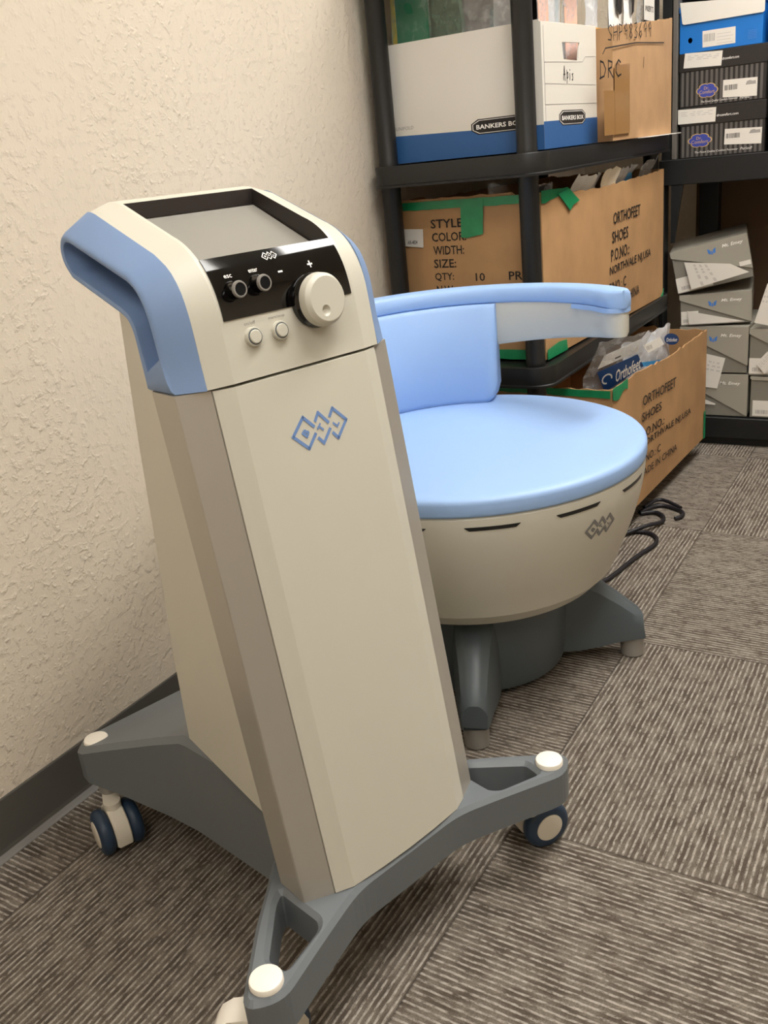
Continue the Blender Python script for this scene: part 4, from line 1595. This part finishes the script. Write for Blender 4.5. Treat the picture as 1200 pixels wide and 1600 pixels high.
o_ = bag('tissue_paper', 'crumpled cream tissue at the torn rim of the upper carton', Ub(0.424, 2.50, 0.515), 0.09, 0.395, pi / 2 - 0.1, -0.02, 0.012, M['cream'], 16, 'bags in the upper carton', 0.010, lean=0.6, cat='tissue')


def ocard(t):
    Fr = frame((0, -0.010, 0), (1, 0, 0), (0, 0, 1))
    plates('blue_label', Fr, [[(-0.02, 0.345), (0.08, 0.350), (0.078, 0.388), (0.0, 0.360)]], M['sky'], t, 0.0006)


bag('plastic_bag', 'tall pointed clear bag with a sky blue label in the upper carton', Ub(0.418, 2.640, 0.515), 0.16, 0.395, pi / 2 + 0.05, 0.0, 0.018, M['clear2'], 17, 'bags in the upper carton', 0.010, extra=ocard, lean=0.8)
bag('plastic_bag', 'curled clear film at the far end of the upper carton', Ub(0.420, 2.83, 0.515), 0.13, 0.400, pi / 2, 0.0, 0.014, M['clear'], 18, 'bags in the upper carton', 0.012, lean=0.7)


# bags in the lower carton
def big_card(t):
    Fr = frame((0, 0.0745, 0), (1, 0, 0), Vector((0, -0.25, 1)))
    plates('header_card', Fr, [[(-0.058, 0.398), (0.068, 0.420), (0.072, 0.452), (-0.042, 0.430)]], M['white_film'], t, 0.0006)
    plates('hang_hole', Fr, [[(-0.006, 0.414), (0.012, 0.417), (0.012, 0.421), (-0.006, 0.418)]], M['ink'], t, 0.0002, 0.001)
    plates('blue_card', Fr, [[(-0.058, 0.390), (0.068, 0.413), (0.096, 0.376), (-0.022, 0.330)]], M['navy'], t, 0.0006, 0.0009)
    letters('card_lettering', Fr, [('Orthofeet', 0.006, 0.348, 0.080, 0.036, 0.30)], M['print_white'], t, 0.012, -0.35, c=0.0018)
    for k in range(12):
        pass
    ring_ = [(-0.022 + 0.015 * cos(2 * pi * k / 16), 0.366 + 0.012 * sin(2 * pi * k / 16)) for k in range(13)]
    plates('card_emblem', Fr, stroke(ring_, 0.004), M['print_white'], t, 0.0002, 0.0017)


def Lc(a, b):
    """point at local (x from the right face inward, y along) of the lower carton"""
    p = l0 + Matrix.Rotation(lrot, 3, 'Z') @ Vector((LW - a, b, 0.006))
    return p


bag('plastic_bag', 'large clear bag with a navy card leaning at the near corner of the lower carton', Lc(0.048, 0.105), 0.170, 0.475, radians(59.4), 0.0, 0.020, M['clear'], 19, 'bags in the lower carton', 0.008, extra=big_card, lean=0.60, rim=0.37)


def bc_card(t):
    Fr = frame((0, -0.022, 0), (1, 0, 0), (0, 0, 1))
    plates('barcode_label', Fr, [[(-0.026, 0.393), (0.063, 0.399), (0.084, 0.374), (0.0, 0.368)]], M['paper'], t, 0.0006)
    plates('barcode', Fr, [[(x, 0.388), (x + 0.0022, 0.388), (x + 0.0102, 0.376), (x + 0.008, 0.376)] for x in (-0.012, -0.007, -0.003, 0.002, 0.008, 0.013)], M['faint'], t, 0.0002, 0.0008)
    plates('blue_label', Fr, [[(-0.04, 0.350), (0.10, 0.330), (0.10, 0.318), (-0.04, 0.338)]], M['sky'], t, 0.0006)


bag('plastic_bag', 'clear bag with a barcode label in the middle of the lower carton', Lc(0.055, 0.365), 0.17, 0.405, radians(75.4), 0.0, 0.028, M['clear2'], 20, 'bags in the lower carton', 0.016, extra=bc_card)


def oval_card(t):
    Fr = frame((0, -0.022, 0), (1, 0, 0), (0, 0, 1))
    plates('blue_emblem', Fr, [[(0.095 - 0.045 + 0.052 * cos(2 * pi * k / 24), 0.345 + 0.017 * sin(2 * pi * k / 24) - 0.012 * cos(2 * pi * k / 24)) for k in range(24)]], M['navy'], t, 0.0006)
    letters('card_lettering', Fr, [('Orthofeet', 0.010, 0.345, 0.078, 0.012, -0.2)], M['print_white'], t, 0.01, 0.2, c=0.0014)
    plates('paper_label', Fr, [[(-0.075, 0.366), (-0.040, 0.362), (-0.030, 0.338), (-0.066, 0.342)]], M['paper'], t, 0.0006)


bag('plastic_bag', 'clear bag with a blue oval emblem toward the far end of the lower carton', Lc(0.085, 0.600), 0.20, 0.385, radians(81.4), 0.0, 0.028, M['clear2'], 21, 'bags in the lower carton', 0.014, extra=oval_card)

# ------------------------------------------------------------------ second shelf unit at the back
S0, S1 = 3.005, 3.033
KS = S1 / S0


def sx(x):
    return 1.2343 + (x - 1.2343) * KS


def sz(z):
    return 1 + (z - 1) * KS


s2 = thing('storage_shelf', 'black shelf unit along the back wall holding shoe boxes', 'shelf', (0.462, S1, 0.0))
box('tier', (-0.056, 0.0, sz(0.829)), (0.96, 0.455, sz(0.9025)), M['shelf_metal'], s2, 0.002, 1)
bm = bmesh.new()
add_box(bm, (-0.048, 0.0, 0.028), (0.96, 0.455, sz(0.1045)), 0.002, 1)
add_box(bm, (0.0, 0.02, 0.0), (0.96, 0.45, 0.028))
finish(bm, 'tier', M['shelf_metal'], s2)
box('tier', (-0.048, 0.0, 1.50), (0.96, 0.455, 1.55), M['shelf_metal'], s2, 0.002, 1)
for xa, ya in ((-0.055, 0.005), (-0.0165, 0.365), (0.90, 0.365)):
    for z0, z1 in ((sz(0.1047), sz(0.8288)),):
        w_ = 0.016 if ya < 0.1 else 0.062
        box('post', (xa, ya, 0.0 if ya < 0.1 else z0), (xa + w_, ya + 0.05, z1), M['shelf_metal'], s2, 0.002, 1)
box('post', (-0.0180, 0.001, sz(0.9027)), (-0.0050, 0.05, 1.4995), M['strip'], s2, 0.001, 1)
box('shade_side_panel', (-0.048, 0.002, sz(0.9027)), (-0.0205, 0.454, 1.4995), M['shelf_metal'], s2)  # made-up panel, darkens the gap between tan carton and grey upright
box('shade_back_panel', (-0.048, 0.456, 0.03), (0.96, 0.462, 1.52), M['shade_brown'], s2)  # added panel, its brown makes the shelf interior read as deep shade
bm = bmesh.new()
loft(bm, [[Vector((x0, y, z)) for y in (0.002, 0.010)] + [Vector((x1, y, z)) for y in (0.010, 0.002)] for x0, x1, z in ((-0.018, -0.006, 0.655), (-0.018, 0.002, 0.72), (-0.018, 0.018, sz(0.8287)))])
finish(bm, 'brace', M['shelf_metal'], s2)


# shoe boxes -----------------------------------------------------------
def shoe_frame(t):
    return frame((0, 0, 0), (1, 0, 0), (0, 0, 1))


def striped_box(label, x0, x1, z0, z1, band, slip, com, cloud, lab, tagl, group, url, full):
    """black striped shoe box with a plain lid band; coordinates on the shelf front plane"""
    X0, Z0 = sx(x0), sz(z0)
    w, h = sx(x1) - X0, sz(z1) - Z0
    t = thing('shoe_box', label, 'shoe box', (X0, S1 + 0.012, Z0), 0, group)
    box('box_body', (0, 0, 0), (w, 0.33, h - 0.004), M['box_black'], t, 0.0012, 1)
    F = frame((0, 0, 0), (1, 0, 0), (0, 0, 1))

    def C2(p):
        return (sx(p[0]) - X0, sz(p[1]) - Z0)
    zb = sz(band) - Z0
    bm = bmesh.new()
    add_box(bm, (-0.0015, -0.002, zb), (w + 0.0015, 0.332, h - 0.0004), 0.001, 1)
    finish(bm, 'lid', M['box_black'], t)
    bars = []
    k = 0.0055
    while k < w - 0.003:
        bars.append(rect(k, 0.002, min(k + 0.0072, w), zb - 0.001))
        k += 0.0138
    plates('printed_stripes', F, bars, M['stripe'], t, 0.0002, 0.0001)
    Fl = frame((0, -0.002, 0), (1, 0, 0), (0, 0, 1))
    c0_, c1_ = C2(com[0]), C2(com[1])
    letters('printed_lettering', Fl, [(url, c0_[0], c0_[1], c1_[0] - c0_[0], 0.0072)], M['print_white'], t, 0.01, 0.1, c=0.0006)
    # cloud badge
    (ca, cb), (cw, ch) = C2(cloud[0]), cloud[1]

    def cl(s):
        out = []
        for q in range(60):
            a = 2 * pi * q / 60
            r_ = 0.84 + 0.19 * sqrt(abs(cos(3.0 * a)))
            out.append((ca + cw * s * r_ * cos(a), cb + ch * s * r_ * sin(a)))
        return out
    plates('cloud_badge', F, [cl(1.0)], M['gold'], t, 0.0003, 0.0004)
    plates('cloud_badge', F, [cl(0.90)], M['cloud_blue'], t, 0.0002, 0.0008)
    letters('badge_lettering', F, [('Dr.', ca - cw * 0.30, cb + ch * 0.12, cw * 0.45, ch * 0.42), ('Comfort', ca - cw * 0.72, cb - ch * 0.42, cw * 1.42, ch * 0.48)], M['gold'], t, 0.0, 0.1, c=0.0013)
    a, b = C2(tagl[0]), C2(tagl[1])
    letters('printed_lettering', F, [('The Finest Quality Comfort Footwear', a[0], a[1], (b[0] - a[0]) * 0.76, 0.0072), ('Period!', a[0] + (b[0] - a[0]) * 0.80, a[1] + 0.0006, (b[0] - a[0]) * 0.20, 0.0076)], M['print_white'], t, 0.0, 0.15, c=0.0006)
    lp = [C2(p) for p in lab]
    plates('size_label', F, [lp], M['paper'], t, 0.0003, 0.0005)
    lx, ly = min(p[0] for p in lp), min(p[1] for p in lp)
    lw_, lh = max(p[0] for p in lp) - lx, max(p[1] for p in lp) - ly
    plates('barcode', F, barcode(F, lx + lw_ * .05, ly + lh * .45, lx + lw_ * .42, ly + lh * .72, int(x0 * 1000)), M['ink'], t, 0.0001, 0.0009)
    sh_ = [(lx + lw_ * p, ly + lh * q) for p, q in ((.66, .62), (.70, .80), (.78, .84), (.86, .78), (.95, .80), (.96, .62))]
    plates('shoe_sketch', F, [sh_], M['faint'], t, 0.0001, 0.0009)
    return t


bxl = [(0.4669, 1.0398), (0.5764, 1.0367), (0.5745, 0.9977), (0.4675, 0.9997)]
striped_box('lower of the two black striped shoe boxes on the back shelf', 0.4735, 0.7115, 0.9033, 1.0440, 0.9925, None, ((0.578, 1.0105), (0.6385, 1.0128)), ((0.5312, 0.9500), (0.0345, 0.0200)),
            ((0.6008, 0.9321), (0.7038, 0.9262), (0.7047, 0.9702), (0.6019, 0.9746)), ((0.5169, 0.9131), (0.6792, 0.9162)), 'black striped shoe boxes', 'drcomfort.com', True)
striped_box('upper of the two black striped shoe boxes, under the bright blue shoe box', 0.4695, 0.7095, 1.0446, 1.1880, 1.1395, None, ((0.589, 1.1590), (0.635, 1.1623)), ((0.5488, 1.0840), (0.0305, 0.0200)),
            ((0.5928, 1.0600), (0.6866, 1.0543), (0.6865, 1.1032), (0.5930, 1.1060)), ((0.5318, 1.0507), (0.6677, 1.0537)), 'black striped shoe boxes', 'drcomfort.com', True)

# bright blue shoe box
X0, Z0 = sx(0.4685), sz(1.1886)
bw, bh = sx(0.6945) - X0, sz(1.308) - Z0
bb = thing('shoe_box', 'bright blue shoe box with a round finger hole, topmost on the back shelf', 'shoe box', (X0, S1 + 0.012, Z0))
hole_c = (sx(0.4978) - X0, sz(1.2211) - Z0)
slab2d('front_panel', [rect(0, 0, bw, bh), [(hole_c[0] + 0.0065 * cos(2 * pi * k / 24), hole_c[1] + 0.0072 * sin(2 * pi * k / 24)) for k in range(24)]], 0, 0.003, 0.0003, M['box_blue'], bb, map3=lambda a, b, c: Vector((a, 0.003 - c, b)))
bm = bmesh.new()
add_box(bm, (0, 0.003, 0), (0.003, 0.33, bh)); add_box(bm, (bw - 0.003, 0.003, 0), (bw, 0.33, bh)); add_box(bm, (0.003, 0.327, 0), (bw - 0.003, 0.33, bh)); add_box(bm, (0.003, 0.003, 0), (bw - 0.003, 0.327, 0.003))
finish(bm, 'box_body', M['box_blue'], bb)
box('lid', (-0.002, -0.0025, bh - 0.014), (bw + 0.002, 0.332, bh + 0.002), M['box_blue'], bb, 0.001, 1)
F = frame((0, 0, 0), (1, 0, 0), (0, 0, 1))


def C3(p):
    return (sx(p[0]) - X0, sz(p[1]) - Z0)


plates('size_label', F, [[C3(p) for p in ((0.533, 1.1981), (0.623, 1.1982), (0.6221, 1.2405), (0.532, 1.2407))]], M['paper'], bb, 0.0003)
a_, b_ = C3((0.536, 1.2120)), C3((0.566, 1.2320))
plates('barcode', F, barcode(F, a_[0], a_[1], b_[0], b_[1], 77), M['faint'], bb, 0.0001, 0.0006)
plates('label_lines', F, [rect(*C3((0.572, 1.203 + 0.008 * k)), *C3((0.616 - 0.006 * (k % 2), 1.2045 + 0.008 * k))) for k in range(4)], M['pale_ink'], bb, 0.0001, 0.0006)
for k in range(6):
    plates('side_print', F, [rect(*C3((0.656, 1.203 + 0.0040 * k)), *C3((0.680, 1.2050 + 0.0040 * k)))], M['fan_blue'], bb, 0.0001, 0.0004)


def slip(label, pts, y, name='paper_slip', lines=True, seed=1, group=None, curl=0.0):
    """sheet of paper on the shelf front; pts as (x, z) on the front plane"""
    P_ = [(sx(a), sz(b)) for a, b in pts]
    cx, cz = min(p[0] for p in P_), min(p[1] for p in P_)
    t = thing(name, label, 'paper', (cx, y, cz), 0, group)
    F_ = frame((0, 0, 0), (1, 0, curl), (0, curl * 0.5, 1)) if False else frame((0, 0, 0), (1, 0, 0), Vector((0, curl, 1)))
    loc = [(a - cx, b - cz) for a, b in P_]
    plates('sheet', F_, [loc], M['paper'], t, 0.0005, 0.0)
    if lines and len(loc) >= 4:
        def at(u, v):
            p = Vector(loc[0]).lerp(Vector(loc[1]), u)
            q = Vector(loc[3]).lerp(Vector(loc[2]), u)
            r_ = p.lerp(q, v)
            return (r_.x, r_.y)
        r_ = random.Random(seed)
        pol = []
        for v in (0.18, 0.3, 0.42):
            u = 0.08
            while u < 0.85:
                du = r_.uniform(0.06, 0.18)
                pol.append([at(u, v), at(u + du, v), at(u + du, v + 0.05), at(u, v + 0.05)])
                u += du + r_.uniform(0.03, 0.15)
        plates('printed_lines', F_, pol, M['pale_ink'], t, 0.0001, 0.0006)
    return t


slip('white paper label on the lid of the lower black striped shoe box', bxl, S1 + 0.0093, 'paper_label', seed=2)
slip('white paper label on the lid of the upper black striped shoe box', [(0.4847, 1.1892), (0.5899, 1.1835), (0.5867, 1.1449), (0.4807, 1.15)], S1 + 0.0093, 'paper_label', seed=3)
slip('large cream paper hanging over the front of the bright blue shoe box', [(0.4687, 1.322), (0.6985, 1.303), (0.6985, 1.2685), (0.6945, 1.2652), (0.4800, 1.2640), (0.4758, 1.2680)], S1 + 0.0085, 'paper_label', lines=False)
# boxes beside them, at the frame edge
for z0, z1, mm, lb in ((0.9033, 1.05, 'box_black', 'plain black box at the right edge, bottom of its stack on the back shelf'), (1.0505, 1.19, 'box_black', 'plain black box at the right edge, middle of its stack on the back shelf'),
                       (1.1905, 1.31, 'box_blue', 'dark blue box at the right edge, top of its stack on the back shelf')):
    t = thing('shoe_box', lb, 'shoe box', (sx(0.722), S1 + 0.02, sz(z0)), 0, 'plain boxes at the right edge of the back shelf')
    h_ = sz(z1) - sz(z0)
    box('box_body', (0, 0, 0), (0.20, 0.33, h_ * 0.75), M[mm], t, 0.001, 1)
    box('lid', (-0.0015, -0.002, h_ * 0.75), (0.2015, 0.332, h_ - 0.0006), M[mm], t, 0.001, 1)


# grey boxes with a slanted lid flap
def grey_box(label, corner, w, h, rot, f0, f1, logo_at=None, text_at=None, slip_lab=None, depth=0.30, flip=False, y=None, small=None, brand=True, yaw=0.0):
    """corner = lower left on the front plane; rot = tilt about the view axis"""
    t = thing('shoe_box', label, 'shoe box', (sx(corner[0]), S1 + 0.012 if y is None else y, sz(corner[1])), 0, 'grey shoe boxes on the back shelf')
    t.rotation_euler = Matrix.Rotation(yaw, 3, 'Z').to_4x4().__matmul__(Matrix.Rotation(-rot, 4, 'Y')).to_euler()
    box('box_body', (0, 0.002, 0), (w, depth, h - 0.002), M['box_grey'], t, 0.0012, 1)
    bm = bmesh.new()
    add_box(bm, (-0.002, 0.0, h - 0.0018), (w + 0.002, depth + 0.002, h), 0.0)
    F = frame((0, 0.0015, 0), (1, 0, 0), (0, 0, 1))
    pol = [(-0.002, h - f0 * h), (0.004, h - f0 * h - 0.004), (w + 0.002, h - f1 * h), (w + 0.002, h), (-0.002, h)]
    plate(bm, F, pol, 0.0030, 0.0)
    Fs = frame((w, 0, 0), (0, 1, 0), (0, 0, 1))
    plate(bm, Fs, [(0, h - f1 * h), (depth, h - 0.5 * f1 * h), (depth, h), (0, h)], 0.0012, 0.0004)
    finish(bm, 'lid', M['box_grey_lid'], t)
    F2 = frame((0, -0.0016, 0), (1, 0, 0), (0, 0, 1))
    if brand:
        la, lb = logo_at
        fan = []
        for k in range(5):
            a = radians(-62 + 31 * k)
            x, z = la + 0.0095 * sin(a), lb - 0.002 + 0.0045 * abs(sin(a))
            fan.append([(x - 0.0018, z - 0.007), (x + 0.0018, z - 0.007), (x + 0.0018 + 0.003 * sin(a), z + 0.004 + 0.004 * abs(sin(a))), (x - 0.0018 + 0.003 * sin(a), z + 0.004 + 0.004 * abs(sin(a)))])
        plates('fan_emblem', F2, fan, M['fan_blue'], t, 0.0002, 0.0003)
        letters('printed_lettering', F2, [('Mt. Emey', text_at[0], text_at[1], text_at[2], text_at[3])], M['print_white'], t, 0.02, 0.25, c=0.0006)
        plates('printed_lines', F2, [rect(text_at[0], text_at[1] - 0.006, text_at[0] + text_at[2] * 0.85, text_at[1] - 0.0045)], M['faint'], t, 0.0001, 0.0003)
    if small:
        plates('small_label', F2, [rect(*small)], M['paper'], t, 0.0002, 0.0003)
    if slip_lab:
        F3 = frame((0, 0.002, 0), (1, 0, 0), (0, 0, 1))
        plates('size_label', F3, [rect(*slip_lab[:4])], M['cream'] if False else M['paper'], t, 0.0003, 0.0002)
        a0_, b0_, a1_, b1_ = slip_lab[:4]
        plates('barcode', F3, barcode(F3, a0_ + (a1_ - a0_) * .12, b0_ + (b1_ - b0_) * .15, a0_ + (a1_ - a0_) * .6, b0_ + (b1_ - b0_) * .4, 9), M['faint'], t, 0.0001, 0.0006)
    return t


gx = 0.488
grey_box('grey shoe box at the bottom of the tall stack on the back shelf', (gx, 0.1072), sx(0.694) - sx(gx), 0.1390, 0.0, 0.15, 0.985, (0.09, 0.110), (sx(0.6103) - sx(gx), 0.1030, 0.064, 0.013))
grey_box('grey shoe box second from the bottom of the tall stack on the back shelf', (gx - 0.004, 0.2500), sx(0.690) - sx(gx - 0.004), 0.1470, 0.0, 0.12, 0.83, (sx(0.5863) - sx(gx - 0.004), 0.108), (sx(0.6086) - sx(gx - 0.004), 0.1130, 0.064, 0.013))
grey_box('grey shoe box third from the bottom, under the tilted grey box', (0.484, 0.3975), sx(0.694) - sx(0.484), 0.098, radians(2.0), 0.14, 0.97, (0.098, 0.066), (0.124, 0.0680, 0.062, 0.012), (0.002, 0.004, 0.055, 0.046), yaw=radians(9))
tl = radians(11.5)
grey_box('tilted grey shoe box with a blue fan emblem, topmost of the tall stack', (0.4755, 0.4985), 0.2270, 0.134, tl, 0.13, 0.80, (0.121, 0.106), (0.152, 0.1065, 0.062, 0.0135), (0.000, 0.003, 0.108, 0.050), small=(0.193, 0.040, 0.226, 0.054), yaw=radians(11))
# right hand stack at the frame edge
grey_box('grey shoe box at the right edge, lower of its stack, with a picture label', (0.7045, 0.1072), 0.215, 0.134, 0.0, 0.05, 0.10, brand=False, slip_lab=(0.008, 0.005, 0.085, 0.056))
grey_box('grey shoe box at the right edge, upper of its stack, with a slanted flap', (0.6965, 0.2430), 0.215, 0.1480, 0.0, 0.10, 0.85, brand=False, slip_lab=(0.000, 0.006, 0.080, 0.056))

slip('white folded paper tucked under the flap of the tilted grey shoe box', [(0.4925, 0.598), (0.5162, 0.5138), (0.6868, 0.5639), (0.63, 0.590)], S1 + 0.0085, seed=4)
slip('grey-white paper tucked under the third grey shoe box flap', [(0.505, 0.447), (0.509, 0.412), (0.512, 0.404), (0.68, 0.415)], S1 + 0.0085, seed=5, lines=False)
slip('white barcode paper hanging from the second grey shoe box beside the carton', [(0.5500, 0.3150), (0.6259, 0.2981), (0.6036, 0.1989), (0.5480, 0.2040)], S1 + 0.0075, seed=6)
slip('small white paper tucked in the bottom grey shoe box beside the carton', [(0.5450, 0.160), (0.5700, 0.160), (0.600, 0.1480), (0.598, 0.1440), (0.545, 0.147)], S1 + 0.0080, seed=7, lines=False)
slip('white printed paper standing on the right hand grey boxes', [(0.7402, 0.5285), (0.765, 0.528), (0.765, 0.3985), (0.707, 0.4102)], S1 + 0.0080, seed=8)
slip('white square paper hanging on the upper right grey shoe box', [(0.7180, 0.2830), (0.7500, 0.322), (0.775, 0.285), (0.745, 0.250)], S1 + 0.0070, seed=9)
